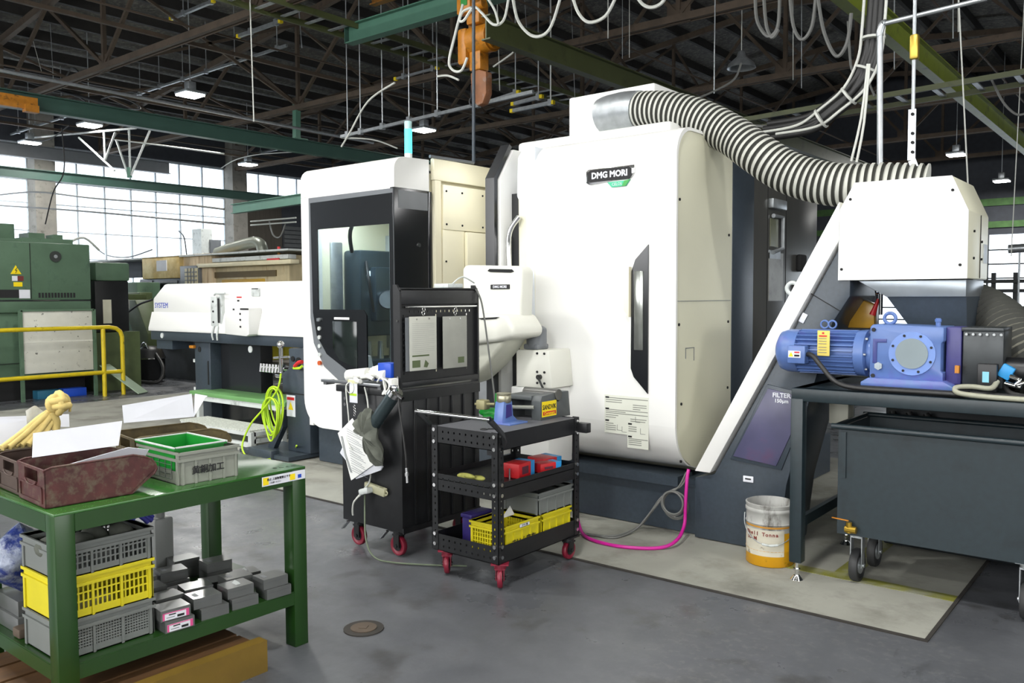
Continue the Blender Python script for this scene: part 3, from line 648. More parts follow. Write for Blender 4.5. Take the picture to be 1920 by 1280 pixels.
# maker plate
LP = MB().poly([(-3.45, 2.462), (-3.42, 2.445), (-3.07, 2.475), (-3.048, 2.50), (-3.05, 2.556), (-3.45, 2.556)], 'xz', 5.118, 5.132, bev=.003).build('name_plate', CHROME, T)
MB().poly([(-3.43, 2.475), (-3.41, 2.463), (-3.09, 2.463), (-3.07, 2.48), (-3.07, 2.53), (-3.09, 2.547), (-3.41, 2.547), (-3.43, 2.53)], 'xz', 5.112, 5.119).build('plate_field', INK, LP)
text('plate_lettering', 'DMG MORI', (-3.25, 5.1115, 2.505), .060, PAPER, LP, bold=.0026, sx=1.0)
MB().poly([(-3.27, 2.452), (-3.10, 2.452), (-3.085, 2.458), (-3.12, 2.415), (-3.235, 2.415)], 'xz', 5.118, 5.13).build('green_badge', mat('badge', '35b78a', .4), T)
MB().poly([(-3.13, 2.452), (-3.085, 2.458), (-3.12, 2.415), (-3.15, 2.415)], 'xz', 5.116, 5.119).build('badge_end', mat('badge2', '2f9a3c', .4), T)
text('badge_lettering', 'CELOS', (-3.19, 5.117, 2.433), .028, PAPER, T)
# instruction sheet on the door
IS = MB().poly([(-3.296, .94), (-2.935, .94), (-2.935, .575), (-3.105, .575), (-3.105, .665), (-3.296, .665)], 'xz', 5.127, 5.131).build('instruction_sheet', mat('sheet', 'd8dace', .6, var=.02), T)
k = MB(); gi = mat('sheet_ink', '7e8078', .7)
for (x0, x1, z) in [(-3.285, -2.94, .92), (-3.285, -3.15, .905), (-3.285, -3.15, .89), (-3.285, -2.94, .835), (-3.285, -3.12, .822), (-3.285, -2.94, .81), (-3.285, -3.18, .795), (-3.285, -3.2, .78), (-3.285, -3.22, .735), (-3.285, -3.2, .72), (-3.285, -3.2, .705), (-3.285, -3.2, .69), (-3.095, -3.03, .725), (-3.095, -3.03, .71), (-3.095, -3.03, .695), (-3.095, -2.94, .64), (-3.095, -2.99, .628), (-3.095, -2.99, .615), (-3.095, -2.99, .60), (-3.06, -2.95, .88), (-3.06, -2.95, .865), (-3.06, -3.0, .85), (-3.08, -2.95, .78), (-3.08, -2.96, .765)]:
    k.box(x0, x1, 5.126, 5.1275, z-.0025, z+.0025)
for x, z in ((-3.17, .71), (-3.13, .70), (-2.98, .70), (-3.02, .78)): k.box(x-.02, x+.02, 5.126, 5.1275, z-.02, z-.017).box(x-.02, x-.017, 5.126, 5.1275, z-.02, z+.02)
k.build('sheet_lines', gi, IS)
k = MB()
for x, z in ((-3.288, .922), (-3.288, .84), (-3.288, .755), (-3.098, .745), (-3.098, .655)): k.box(x, x+.03, 5.1255, 5.127, z-.006, z+.006)
k.build('sheet_headings', INK, IS)

# left half: white shell with the big smoked window
WL_ = [(-6.88, .36), (-6.80, .31), (-5.55, .31), (-5.55, 2.88), (-6.80, 2.88), (-6.88, 2.80)]
hole = [(-6.62, 2.30), (-5.60, 2.30), (-5.60, .95), (-5.92, .95), (-5.92, 1.48), (-5.96, 1.53), (-6.62, 1.53)]
shell = arc(-6.60, .65, .28, 180, 270, 8)+[(-5.60, .37), (-5.60, 2.62), (-6.88, 2.62)]
MB().poly(shell, 'xz', 5.2, 5.26, holes=[[(-6.64, 1.4), (-6.5, 1.2), (-5.95, 1.1), (-5.9, .93), (-5.62, .93), (-5.62, 2.4), (-6.64, 2.4)]]).build('window_shell', WHITE, T)
MB().poly([(5.2, 2.78)]+arc(5.32, 2.78, .12, 180, 90, 5)[1:]+[(5.64, 2.91), (5.64, 2.622), (5.2, 2.622)], 'yz', -6.88, -5.548).build('roof_edge', WHITE, T)
MB().box(-6.88, -6.82, 5.26, 7.3, .37, 2.86).box(-6.82, -5.6, 5.3, 7.3, 2.82, 2.88).box(-6.82, -5.56, 7.24, 7.3, .37, 2.85).build('shell_sides', WHITE, T)
MB().box(-5.60, -5.55, 5.20, 5.62, .37, 2.62).box(-5.62, -5.545, 5.62, 5.68, .37, 2.62, .01).build('black_side', BLACK, T)
MB().box(-5.552, -5.548, 5.25, 5.62, 2.44, 2.60).build('side_trim', GRIM, T)
MB().cyl((-5.552, 5.5, 2.12), (-5.54, 5.5, 2.12), .02, seg=14).build('lock', CHROME, T)
rim = [(-6.745, 2.61), (-5.555, 2.61), (-5.555, .70), (-6.2, .78), (-6.55, .98), (-6.70, 1.2), (-6.745, 1.45)]
rim = rim[:1]+rim[1:]
win = [(-6.715, 2.56), (-5.556, 2.57), (-5.556, .82), (-6.12, .92), (-6.50, 1.10), (-6.65, 1.28), (-6.70, 1.50)]
MB().poly(rim, 'xz', 5.188, 5.2, holes=[win]).build('window_rim', GRIM, T)
MB().poly(win, 'xz', 5.184, 5.2, holes=[hole]).build('black_frame', BLACK, T)
WG = MB().poly(hole, 'xz', 5.19, 5.196).build('window_glass', 'smoked', T)
MB().poly([(-6.05, 1.42), (-6.40, 1.42), (-6.40, 1.15), (-6.30, 1.05), (-6.05, .98)], 'xz', 5.178, 5.186, bev=.002).build('small_screen', mat('screen_dark', '1d2422', .12, var=.4, scale=3), T)
MB().box(-6.37, -6.15, 5.172, 5.18, 1.435, 1.458, .003).build('screen_bar', WHITE, T)
k = MB()
for i in range(4): k.cyl((-6.60, 5.17, 1.345-i*.085), (-6.60, 5.186, 1.345-i*.085), .02, seg=12)
k.build('push_buttons', WSTEP, T)
MB().cyl((-6.60, 5.165, 1.01), (-6.60, 5.186, 1.01), .022, seg=12).build('stop_button', mat('orange_red', 'c45522', .4), T)
MB().cyl((-6.60, 5.165, 1.43), (-6.60, 5.186, 1.43), .018, seg=12).box(-6.604, -6.596, 5.15, 5.17, 1.415, 1.445).build('key_switch', GALV, T)
# what is seen inside through the glass
INT = MB().box(-6.8, -5.62, 6.6, 6.65, .5, 2.8).box(-6.8, -6.76, 5.3, 6.6, .5, 2.8).box(-6.8, -5.6, 5.3, 6.6, .45, .5).build('inner_walls', CREAM2, T)
MB().box(-6.76, -6.50, 5.62, 6.15, 1.25, 2.12, .03).box(-6.62, -6.42, 5.75, 6.1, 1.4, 1.95, .03).box(-6.78, -6.3, 5.35, 6.4, .50, 1.02, .02).build('spindle_head', mat('spindle_grey', '35434b', .35, .3), T)
MB().box(-6.79, -6.70, 6.2, 6.55, 1.1, 2.3, .01).box(-6.79, -6.74, 5.45, 5.60, 1.0, 2.2, .01).build('guide_way', GALV, T)
MB().box(-6.50, -6.495, 5.70, 5.80, 1.86, 1.91).box(-6.50, -6.495, 5.84, 5.98, 1.86, 1.91).build('status_display', mat('display_lit', 'e8f6ff', .4, emit=1.5), T)  # glowing white bands added for the bright marks behind the glass
k = MB()
for i in range(6): k.cyl((-6.55+.03*i, 5.45+.13*i, 1.02), (-6.55+.03*i, 5.45+.13*i, 1.20), .035, .025, seg=12)
k.build('tool_holders', STEEL, T)
wl = bpy.data.lights.new('work_light', 'AREA'); wl.shape = 'RECTANGLE'; wl.size = .9; wl.size_y = .12; wl.energy = 30; wl.color = (.95, 1, 1); wo = bpy.data.objects.new('work_light', wl); wo.location = (-6.2, 5.5, 2.58); COL.objects.link(wo)  # unseen lamp added to brighten the interior behind the glass
bl = bpy.data.lights.new('bay_light', 'AREA'); bl.shape = 'RECTANGLE'; bl.size = .8; bl.size_y = .1; bl.energy = 4; bo = bpy.data.objects.new('bay_light', bl); bo.location = (-4.9, 6.0, 2.7); bo.rotation_euler = (0, R_(35), 0); COL.objects.link(bo)  # another added lamp without a fixture, lifts the cream covers of the bay
MB().cyl((-6.44, 5.92, 1.62), (-6.30, 5.80, 1.62), .10, .085, seg=20).build('chuck', STEEL, T)
MB().tube([(-6.6, 5.6, 2.1), (-6.5, 5.5, 2.3), (-6.45, 5.6, 2.5), (-6.6, 5.9, 2.6)], .02, smooth=4).tube([(-6.5, 5.7, 2.0), (-6.35, 5.6, 1.8), (-6.4, 5.7, 1.5)], .015, smooth=4).build('coolant_lines', BHOSE, T)

# the open bay between the halves: cream covers
xb = -5.55
MB().box(xb-.02, xb+.02, 5.70, 5.78, .5, 2.78).box(xb-.02, xb+.03, 5.68, 6.6, 2.73, 2.93, .01).box(xb-.05, xb, 5.70, 6.6, 2.2, 2.6).box(xb-.3, xb-.05, 5.7, 7.0, .4, 2.8).build('bay_wall', CREAM2, T)
k = MB().box(xb-.02, xb+.03, 5.80, 6.62, 2.28, 2.70, .006).box(xb-.01, xb+.02, 5.80, 6.10, 1.70, 2.28, .004).box(xb+.02, xb+.06, 6.1, 6.5, 1.92, 2.27, .006).box(xb-.01, xb+.05, 5.85, 6.04, 1.1, 1.72, .004)
k.build('bay_covers', CREAM2, T)
MB().box(xb-.04, xb+.0, 6.06, 6.4, 1.1, 1.92).box(xb-.04, xb-.01, 6.45, 7.0, 1.0, 2.3).build('bay_shutter', mat('taupe_panel', '6f6e63', .4, .3), T)
k = MB()
for y, z in ((5.84, 2.64), (6.06, 2.64), (6.36, 2.64), (6.42, 2.64), (6.58, 2.64), (5.84, 2.33), (6.06, 2.33), (6.36, 2.33), (6.42, 2.33), (6.58, 2.33), (5.83, 1.98), (5.83, 1.5), (5.83, 1.2)): k.cyl((xb+.03, y, z), (xb+.036, y, z), .010, seg=8)
k.build('cover_bolts', BLKM, T)
MB().cyl((xb+.03, 6.50, 2.47), (xb+.075, 6.50, 2.47), .055, seg=18).cyl((xb+.075, 6.5, 2.47), (xb+.085, 6.5, 2.47), .035, seg=6).build('black_knob', BLK, T)
k = MB().box(xb, -4.28, 6.62, 6.9, 2.78, 2.95, .01).box(xb, -4.28, 6.55, 6.66, 2.68, 2.76, .01).box(xb+.05, -4.28, 6.7, 7.0, 2.60, 2.66).box(xb, -4.28, 7.0, 7.05, .4, 2.8)
k.build('bay_beam', CREAM2, T)
k = MB()
for i in range(4): k.box(xb+.1+i*.28, xb+.3+i*.28, 6.5, 6.56, 2.70, 2.74)
k.build('beam_brackets', BLK, T)
MB().box(xb, -4.2, 5.4, 7.0, .4, .95).build('bay_floor', STEEL, T)
MB().box(-4.35, -4.2, 5.5, 7.0, .4, 2.8).build('bay_right_wall', SLATE, T)
# signal tower
st = MB().cyl((-5.62, 5.45, 2.88), (-5.62, 5.45, 2.95), .035, seg=16).build('tower_base', WHITE, T)
MB().cyl((-5.62, 5.45, 2.95), (-5.62, 5.45, 3.17), .034, seg=16).build('signal_light', TEAL, T)
MB().cyl((-5.62, 5.45, 3.17), (-5.62, 5.45, 3.24), .034, seg=16).build('signal_cap', mat('clear_lens', 'bfe4e4', .1), T)
# thin upright pipe on the bay beam
pm = thing('upright_air_pipe', 'dark grey upright pipe rising from the cream bay up past the hoist', 'pipe', ax(888, 308, -5.52))
a = ax(888, 305, -5.52); b = ax(888, -20, -5.52)
MB().cyl(a, b, .017, seg=10).build('upright', SLATE, pm); MB().cyl(ax(806, 293, -5.52), a, .015, seg=10).build('foot_bar', GRIM, pm)

# ---------------------------------------------------------------- operator panel on its arm
OPW = mat('panel_white', 'dbdbd1', .4, var=.01)
OP = thing('operator_panel', 'white swivelling operator panel seen from behind, with a black slot handle', 'control panel', (-3.95, 4.8, .985))
def surf(x0, x1, z0, z1, ybase, bulge, th, taper=0):
    def f(u, v):
        z = z0+(z1-z0)*v; c = (x0+x1)/2; hw = (x1-x0)/2*(1+taper*(v-.5)); x = c+(u*2-1)*hw
        return Vector((x, ybase-bulge*(1-abs(u*2-1)**3)*(1-.35*abs(2*v-1)**4), z))
    return f
bk = MB().poly([(-4.30, 1.50), (-4.305, 1.86), (-4.27, 1.885), (-3.76, 1.865), (-3.725, 1.83), (-3.74, 1.48)], 'xz', 4.72, 4.86, bev=.035, seg=3).build('screen_shell', OPW, OP, 60)
MB().poly([(-4.05, 1.835), (-4.03, 1.85), (-3.82, 1.842), (-3.80, 1.826), (-3.83, 1.818), (-4.02, 1.826)], 'xz', 4.715, 4.73).build('grip_slot', BLKM, bk)
MB().box(-4.02, -3.84, 4.712, 4.722, 1.70, 1.735, .004).build('logo_plate', INK, bk)
text('logo_lettering', 'DMG MORI', (-3.93, 4.7115, 1.717), .026, PAPER, bk, bold=.0006)
MB().poly([(-4.27, 1.53), (-4.32, 1.40), (-4.30, 1.31), (-4.23, 1.28), (-3.83, 1.33), (-3.68, 1.36), (-3.665, 1.42), (-3.74, 1.52)], 'xz', 4.55, 4.90, bev=.05, seg=3).build('keyboard_shell', OPW, OP, 60)
MB().poly([(-4.0, 1.493), (-3.80, 1.505), (-3.83, 1.490), (-3.96, 1.483)], 'xz', 4.545, 4.56).build('lower_slot', BLKM, OP)
MB().poly([(-4.25, 1.30), (-3.80, 1.345), (-3.86, 1.27), (-4.0, 1.13), (-4.15, 1.02), (-4.28, .98), (-4.42, 1.0), (-4.42, 1.25)], 'xz', 4.62, 4.88, bev=.025).build('lower_shell', mat('shell_beige', 'c9cabb', .45), OP, 60)
MB().poly([(-4.28, 1.15), (-4.05, 1.19), (-4.28, 1.06)], 'xz', 4.612, 4.622).build('vent_cut', GREYM, OP)
MB().cyl((-4.37, 4.68, 1.36), (-4.29, 4.68, 1.36), .05, seg=18).build('side_dial', BLK, OP)
MB().cyl((-3.76, 4.93, 1.28), (-3.76, 4.93, 1.40), .075, seg=20).sph((-3.76, 4.93, 1.40), .075, (1, 1, .5)).box(-3.83, -3.70, 4.86, 5.0, 1.26, 1.30, .01).bar((-3.74, 4.93, 1.36), (-4.0, 4.85, 1.40), .07, .07).build('arm_joint', GRIM, OP)
AC = MB().poly([(-3.90, .98), (-3.90, 1.255), (-3.60, 1.262), (-3.57, .985)], 'xz', 4.86, 5.13, bev=.01).build('arm_column', OPW, OP)
k = MB()
for x, z in ((-3.70, 1.235), (-3.635, 1.235), (-3.70, 1.10), (-3.635, 1.10), (-3.70, 1.02), (-3.635, 1.02)): k.cyl((x, 4.858, z), (x, 4.852, z), .009, seg=8)
k.build('column_screws', INK, AC)
MB().cyl((-3.675, 4.86, 1.065), (-3.675, 4.83, 1.065), .018, seg=12).tube([(-3.675, 4.83, 1.065), (-3.64, 4.80, 1.05), (-3.61, 4.80, 1.0), (-3.60, 4.83, .95)], .008, smooth=4).build('column_cable', BHOSE, AC)
MB().box(-3.95, -3.6, 4.86, 5.16, .42, .98, .01).build('column_foot', WHITE, OP)

# ---------------------------------------------------------------- ribbed duct
D = thing('ribbed_duct', 'large grey ribbed flexible duct running from the machine roof down to the right', 'duct', ay(1400, 330, 5.7))
cl = [ay(1168, 208, 5.75), ay(1200, 206, 5.73), ay(1250, 207, 5.7), ay(1310, 222, 5.68), ay(1370, 252, 5.65), ay(1425, 291, 5.6), ay(1475, 322, 5.6), ay(1530, 340, 5.6), ay(1590, 348, 5.6), ay(1660, 347, 5.62), ay(1740, 350, 5.65)]
cc = crom(cl, 40); L = [0]
for a, b in zip(cc, cc[1:]): L.append(L[-1]+(b-a).length)
step = .0088; pts = []; j = 0; s_ = 0
while s_ < L[-1]:
    while L[j+1] < s_: j += 1
    pts.append(cc[j].lerp(cc[j+1], (s_-L[j])/max(1e-6, L[j+1]-L[j]))); s_ += step
prr = [.140, .140, .139, .126, .127]
MB().tube(pts, .14, seg=28, radii=lambda i, n: prr[i % 5], mats=lambda i: 1 if i % 5 in (2, 3) else 0).build('ribbed_hose', [DUCTW, DUCTD], D, 25)
a = ay(1128, 211, 5.77)
MB().tube([Vector((-3.72, 5.78, 3.08)), cl[0], cl[1]], .148, seg=28, smooth=4, radii=lambda i, n: .150 if i in (1, 2) else .146).build('steel_collar', GALV, D)
# ================================================================== CHIP CONVEYOR
K = thing('chip_conveyor', 'slate chip conveyor rising to a white box hood at the right', 'conveyor', (-1.9, 5.45, 0))
MB().poly([(-2.60, .012), (-2.60, .42), (-2.46, .46), (-1.66, 1.94), (-1.60, 1.73), (-1.60, 1.64), (-1.70, 1.48), (-1.82, 1.05), (-1.97, .45), (-2.02, .012)], 'xz', 5.17, 5.68, bev=.006).build('casing', SLATE, K)
MB().poly([(-2.585, .472), (-2.475, .472), (-1.66, 1.97), (-1.66, 2.20)], 'xz', 5.135, 5.70, bev=.004).build('cover_strip', WHITE, K)
hd = [(-1.665, 1.735), (-.975, 1.735), (-.975, 2.105), (-1.06, 2.30), (-1.578, 2.305), (-1.665, 2.145)]
H_ = MB().poly(hd, 'xz', 5.15, 5.16).build('hood_front', WHITE, K)
MB().poly(hd, 'xz', 5.162, 5.72, bev=.006).build('hood_body', CREAM, K)
k = MB()
for x, z in ((-1.60, 2.21), (-1.055, 2.22), (-1.645, 1.80), (-1.01, 1.81)): k.cyl((x, 5.15, z), (x, 5.144, z), .008, seg=8)
k.build('hood_screws', BLKM, H_)
k = MB()
for y, z in ((5.3, 2.0), (5.3, 1.85), (5.52, 1.95), (5.52, 1.85)): k.cyl((-.975, y, z), (-.967, y, z), .007, seg=8)
k.box(-.976, -.971, 5.485, 5.49, 1.74, 2.10).build('side_screws', BLKM, K)
MB().box(-.975, -.970, 5.58, 5.68, 1.83, 1.94).build('side_vent', GALV, K)
MB().poly([(-1.56, 1.73), (-.985, 1.73), (-.985, 1.635), (-1.40, 1.635)], 'xz', 5.19, 5.68, bev=.004).build('chute_band', mat('brushed_band', '8f969c', .3, .6, var=.1), K)
def frust(x0, x1, y0, y1, z1, X0, X1, Y0, Y1, z0):
    t = bmesh.new(); v = [t.verts.new(p) for p in ((x0, y0, z1), (x1, y0, z1), (x1, y1, z1), (x0, y1, z1), (X0, Y0, z0), (X1, Y0, z0), (X1, Y1, z0), (X0, Y1, z0))]
    for q in ((0, 1, 2, 3), (7, 6, 5, 4), (0, 4, 5, 1), (1, 5, 6, 2), (2, 6, 7, 3), (3, 7, 4, 0)): t.faces.new([v[i] for i in q])
    bmesh.ops.recalc_face_normals(t, faces=t.faces); return MB().merge(t)
frust(-1.40, -.985, 5.2, 5.67, 1.636, -1.22, -.99, 5.28, 5.6, 1.36).box(-1.22, -.99, 5.28, 5.6, 1.1, 1.37).build('chute_funnel', SLATE, K)
fp = [(-2.32, .60), (-2.03, .57), (-1.93, .80), (-1.93, 1.03), (-2.09, 1.06)]
MB().poly([(-2.345, .575), (-2.00, .545), (-1.905, .80), (-1.905, 1.05), (-2.10, 1.085)], 'xz', 5.158, 5.172, bev=.004).build('filter_rim', SLATE, K)
FP = MB().poly(fp, 'xz', 5.15, 5.16, bev=.003).build('filter_cover', mat('filter_violet', '4b4a66', .35, var=.25, scale=3, dirt='5d4562', dscale=3), K)
text('filter_lettering', 'FILTER', (-2.00, 5.148, 1.02), .04, PAPER, FP, bold=.001)
text('filter_lettering', '150μm', (-2.00, 5.148, .985), .032, PAPER, FP, bold=.001)
P = ay(1403, 898, 5.165); MB().box(P.x-.035, P.x+.035, 5.162, 5.171, P.z-.02, P.z+.02, .003).build('lift_label', PAPER, K)
MB().box(P.x-.02, P.x+.02, 5.160, 5.163, P.z-.003, P.z+.006).build('label_mark', INK, K)
P = ay(1506, 596, 5.165); MB().box(-.03, .03, -.004, .004, -.017, .017, .002, mt=_M((P.x, 5.165, P.z), (0, -1.1, 0))).build('hour_meter', PAPER, K)
a = ay(1520, 550, 5.165); b = ay(1575, 583, 5.165); MB().bar((a.x, 5.168, a.z), (b.x, 5.168, b.z), .006, .004).build('casing_seam', BLKM, K)
MB().tor((-1.94, 5.15, 1.69), .035, .013, 'Y').build('lifting_eye', WSTEP, K)
# corrugated suction hose behind the gear motor
cl = [ay(1745, 590, 5.9), ay(1800, 575, 5.8), ay(1860, 600, 5.65), ay(1915, 660, 5.45), ay(1975, 735, 5.3)]
cc = crom(cl, 16)
MB().tube(cc, .15, seg=24, radii=lambda i, n: .165 if i % 2 else .15, mats=lambda i: i % 2).build('waste_hose', [mat('waste_grey', '7d7b70', .5), DUCTD], K, 25)

# lifting table frame carrying the gear motor
F = thing('steel_stand', 'slate steel stand with gear motor on its top', 'stand', (-1.1, 5.1, 0))
MB().box(-1.785, .45, 4.74, 4.80, 1.045, 1.118, .006).box(-1.785, .45, 5.62, 5.68, 1.045, 1.118, .006).box(-1.785, -1.72, 4.8, 5.62, 1.045, 1.118, .004).box(-1.78, .45, 4.76, 5.66, 1.105, 1.118).build('top_frame', SLATE2, F)
for x, y in ((-1.75, 4.77), (-1.75, 5.65), (.4, 4.77), (.4, 5.65)):
    l = MB().box(x-.035, x+.035, y-.035, y+.035, .11, 1.06, .005).build('leg', SLATE2, F)
    MB().cyl((x, y, .02), (x, y, .12), .011, seg=10).cyl((x, y, .006), (x, y, .03), .036, .018, seg=18).cyl((x, y, .06), (x, y, .07), .022, seg=6).build('levelling_foot', CHROME, l)
MB().box(-1.77, -1.74, 4.80, 5.62, .30, .36).build('side_rail', SLATE2, F)

# gear motor
G = thing('gear_motor', 'blue gear motor with finned body lying on the slate stand', 'motor', (-1.4, 5.0, 1.12))
MB().lathe([(0, -1.965), (.07, -1.965), (.115, -1.94), (.128, -1.90), (.13, -1.83), (.106, -1.825), (.106, -1.50), (.13, -1.495), (.135, -1.44), (.10, -1.43), (.09, -1.40), (0, -1.40)], (0, 5.02, 1.315), 'X', 32).build('motor_body', BLUEM, G)
k = MB()
for i in range(26):
    a_ = 2*PI*i/26
    k.box(-1.828, -1.497, -.003, .003, .10, .131, mt=_M((0, 5.02, 1.315)) @ Matrix.Rotation(a_, 4, 'X'))
k.build('cooling_fins', BLUEM, G)
jb = MB().box(-1.85, -1.745, 4.84, 4.92, 1.25, 1.355, .008).build('terminal_box', BLUEM, G)
MB().box(-1.842, -1.77, 4.836, 4.842, 1.285, 1.325).build('warning_label', PAPER, jb)
MB().poly([(-1.838, 1.292), (-1.812, 1.292), (-1.825, 1.318)], 'xz', 4.833, 4.8365).build('warning_triangle', YLAB, jb)
MB().box(-1.805, -1.776, 4.833, 4.8365, 1.313, 1.321).build('red_print', REDP, jb); MB().box(-1.805, -1.776, 4.833, 4.8365, 1.293, 1.303).build('black_print', INK, jb)
MB().tube([(-1.745, 4.875, 1.305), (-1.70, 4.84, 1.30), (-1.64, 4.82, 1.24), (-1.56, 4.80, 1.165), (-1.45, 4.79, 1.137), (-1.2, 4.79, 1.135), (-.9, 4.80, 1.134)], .014, smooth=6).build('power_cable', BHOSE, jb)
tg = MB().box(-1.685, -1.615, 4.868, 4.873, 1.30, 1.445, .002).build('hang_tag', mat('tag_yellow', 'd8c463', .7), G)
MB().box(-1.675, -1.63, 4.8655, 4.8685, 1.41, 1.418).box(-1.658, -1.646, 4.8655, 4.8685, 1.425, 1.436).build('tag_print', REDP, tg)
k = MB()
for z in (1.40, 1.385, 1.37, 1.35, 1.335, 1.32): k.box(-1.677, -1.632, 4.8655, 4.8682, z-.0015, z+.0015)
k.build('tag_lines', GRIM, tg)
for x in (-1.695, -1.65): MB().tor((x, 5.02, 1.475), .022, .006, 'Y').build('eye_bolt', BLUEM, G)
MB().lathe([(.10, -1.44), (.112, -1.42), (.112, -1.38), (.08, -1.36)], (0, 5.02, 1.315), 'X', 28).build('coupling_flange', BLUEM, G)
k = MB()
for a_ in range(0, 360, 45): k.cyl((-1.45, 5.02+.12*math.cos(R_(a_)), 1.315+.12*math.sin(R_(a_))), (-1.425, 5.02+.12*math.cos(R_(a_)), 1.315+.12*math.sin(R_(a_))), .008, seg=6)
k.build('flange_bolts', STEEL, G)
gx0, gx1 = -1.405, -1.03
GB_ = MB().poly([(gx0, 1.185), (gx0, 1.47), (gx0+.015, 1.485), (gx1, 1.475), (gx1, 1.40), (gx1-.012, 1.39), (gx1-.012, 1.24), (gx1, 1.23), (gx1, 1.185)], 'xz', 4.90, 5.18, bev=.008).build('gearbox', BLUEM, G)
MB().cyl((-1.185, 4.902, 1.33), (-1.185, 4.892, 1.33), .118, seg=40).build('cover_ring', mat('motor_blue_light', '6f8cc9', .35, var=.05), GB_)
MB().poly([(-1.388, 1.405), (-1.315, 1.405), (-1.315, 1.385), (-1.365, 1.385), (-1.365, 1.27), (-1.388, 1.27)], 'xz', 4.896, 4.903, bev=.002).build('cast_recess', mat('recess_violet', '3d4482', .45), GB_)
MB().cyl((-1.185, 4.893, 1.33), (-1.185, 4.886, 1.33), .082, seg=40).build('round_cover', mat('cover_grey_blue', '7d8a8f', .4, var=.05), GB_)
k = MB()
for a_ in (20, 65, 112, 158, 202, 246, 290, 336): k.cyl((-1.185+.103*math.cos(R_(a_)), 4.893, 1.33+.103*math.sin(R_(a_))), (-1.185+.103*math.cos(R_(a_)), 4.888, 1.33+.103*math.sin(R_(a_))), .007, seg=8)
for x, z in ((-1.385, 1.455), (-1.385, 1.20)): k.cyl((x, 4.90, z), (x, 4.893, z), .011, seg=10)
k.build('bolt_holes', INK, GB_)
MB().cyl((-1.355, 4.90, 1.255), (-1.355, 4.885, 1.255), .022, seg=6).cyl((-1.355, 4.886, 1.255), (-1.355, 4.882, 1.255), .010, seg=12).build('drain_plug', mat('plug', 'a9b3bb', .3, .6), GB_)
MB().tor((-1.335, 5.03, 1.515), .03, .010, 'Y').build('lifting_eye', BLUEM, GB_)
MB().cyl((-1.08, 5.0, 1.47), (-1.08, 5.0, 1.52), .013, seg=10).cyl((-1.08, 5.0, 1.50), (-1.08, 5.0, 1.515), .018, seg=6).build('breather', BLUEM, GB_)
MB().poly([(-1.44, 1.145), (-1.44, 1.165), (-1.40, 1.19), (-1.02, 1.19), (-.975, 1.165), (-.975, 1.145)], 'xz', 4.86, 5.20, bev=.004).build('foot', BLUEM, G)
MB().box(-1.03, -.955, 4.95, 5.15, 1.17, 1.475, .008).build('end_flange', mat('violet_blue', '3e3c78', .4, dirt='31305c', var=.1), G)
MB().box(-1.50, -.9, 4.84, 5.22, 1.117, 1.146).build('mounting_plate', BLK, F)
# pump block right of the gear motor
PB = thing('pump_block', 'dark greasy pump block with a blue label right of the gear motor', 'pump', (-.85, 5.0, 1.12))
MB().box(-.95, -.76, 4.95, 5.2, 1.16, 1.46, .008).box(-.955, -.76, 4.94, 5.2, 1.455, 1.475, .003).build('block', mat('greasy_dark', '34383a', .35, .3, var=.25, scale=10), PB)
MB().box(-.87, -.78, 4.90, 4.96, 1.145, 1.29, .005).build('valve_box', BLK, PB)
MB().box(-.845, -.815, 4.896, 4.901, 1.195, 1.25).build('blue_label', mat('pale_blue_label', '7fc0d4', .5), PB)
MB().box(-.975, -.955, 4.90, 4.93, 1.235, 1.275).build('orange_tag', ORNG, PB)
MB().cyl((-.76, 5.05, 1.25), (-.55, 5.05, 1.25), .07, seg=18).build('pump_motor', BLK, PB)
k = MB()
for i in range(6): k.cyl((-.93+i*.032, 4.94, 1.44), (-.93+i*.032, 4.93, 1.44), .007, seg=8)
k.build('bolts', STEEL, PB)
def cab(nm, pts, r, m, lab, cat='cable', grp=None, sm=6): return one(MB().tube(pts, r, smooth=sm), nm, m, lab, cat, grp)
cab('grey_cable', [(-.78, 4.92, 1.20), (-.80, 4.86, 1.17), (-.88, 4.84, 1.175), (-.945, 4.80, 1.17), (-.93, 4.775, 1.145), (-.80, 4.76, 1.136), (-.6, 4.76, 1.134), (-.4, 4.78, 1.134)], .0135, mat('cable_beige', '9a9a88', .45), 'beige grey cable looping over the front rail of the slate stand')
cab('black_cable', [(-.76, 5.0, 1.19), (-.72, 4.9, 1.15), (-.6, 4.86, 1.136), (-.3, 4.86, 1.136)], .0125, BHOSE, 'black cable lying on the stand, right of the pump block')
cab('black_cable', [(-.90, 4.9, 1.134), (-.75, 4.88, 1.134), (-.5, 4.82, 1.136), (-.3, 4.82, 1.136)], .0125, BHOSE, 'lower black cable nearest the front edge of the stand top')
one(MB().box(-.03, .03, -.02, .02, -.035, .035, .006, rot=(0, .5, 0), mt=_M(ay(1887, 697, 4.95))), 'blue_connector', BLUP, 'bright blue connector block lying on the cables at the right edge', 'connector')
one(MB().tube([ay(1895, 705, 4.92), ay(1912, 712, 4.9), ay(1905, 722, 4.9), ay(1925, 716, 4.9)], .012, smooth=4).tube([ay(1885, 718, 4.92), ay(1915, 726, 4.9)], .012), 'silver_wires', CHROME, 'tangle of silvery wires beside the blue connector', 'wire')
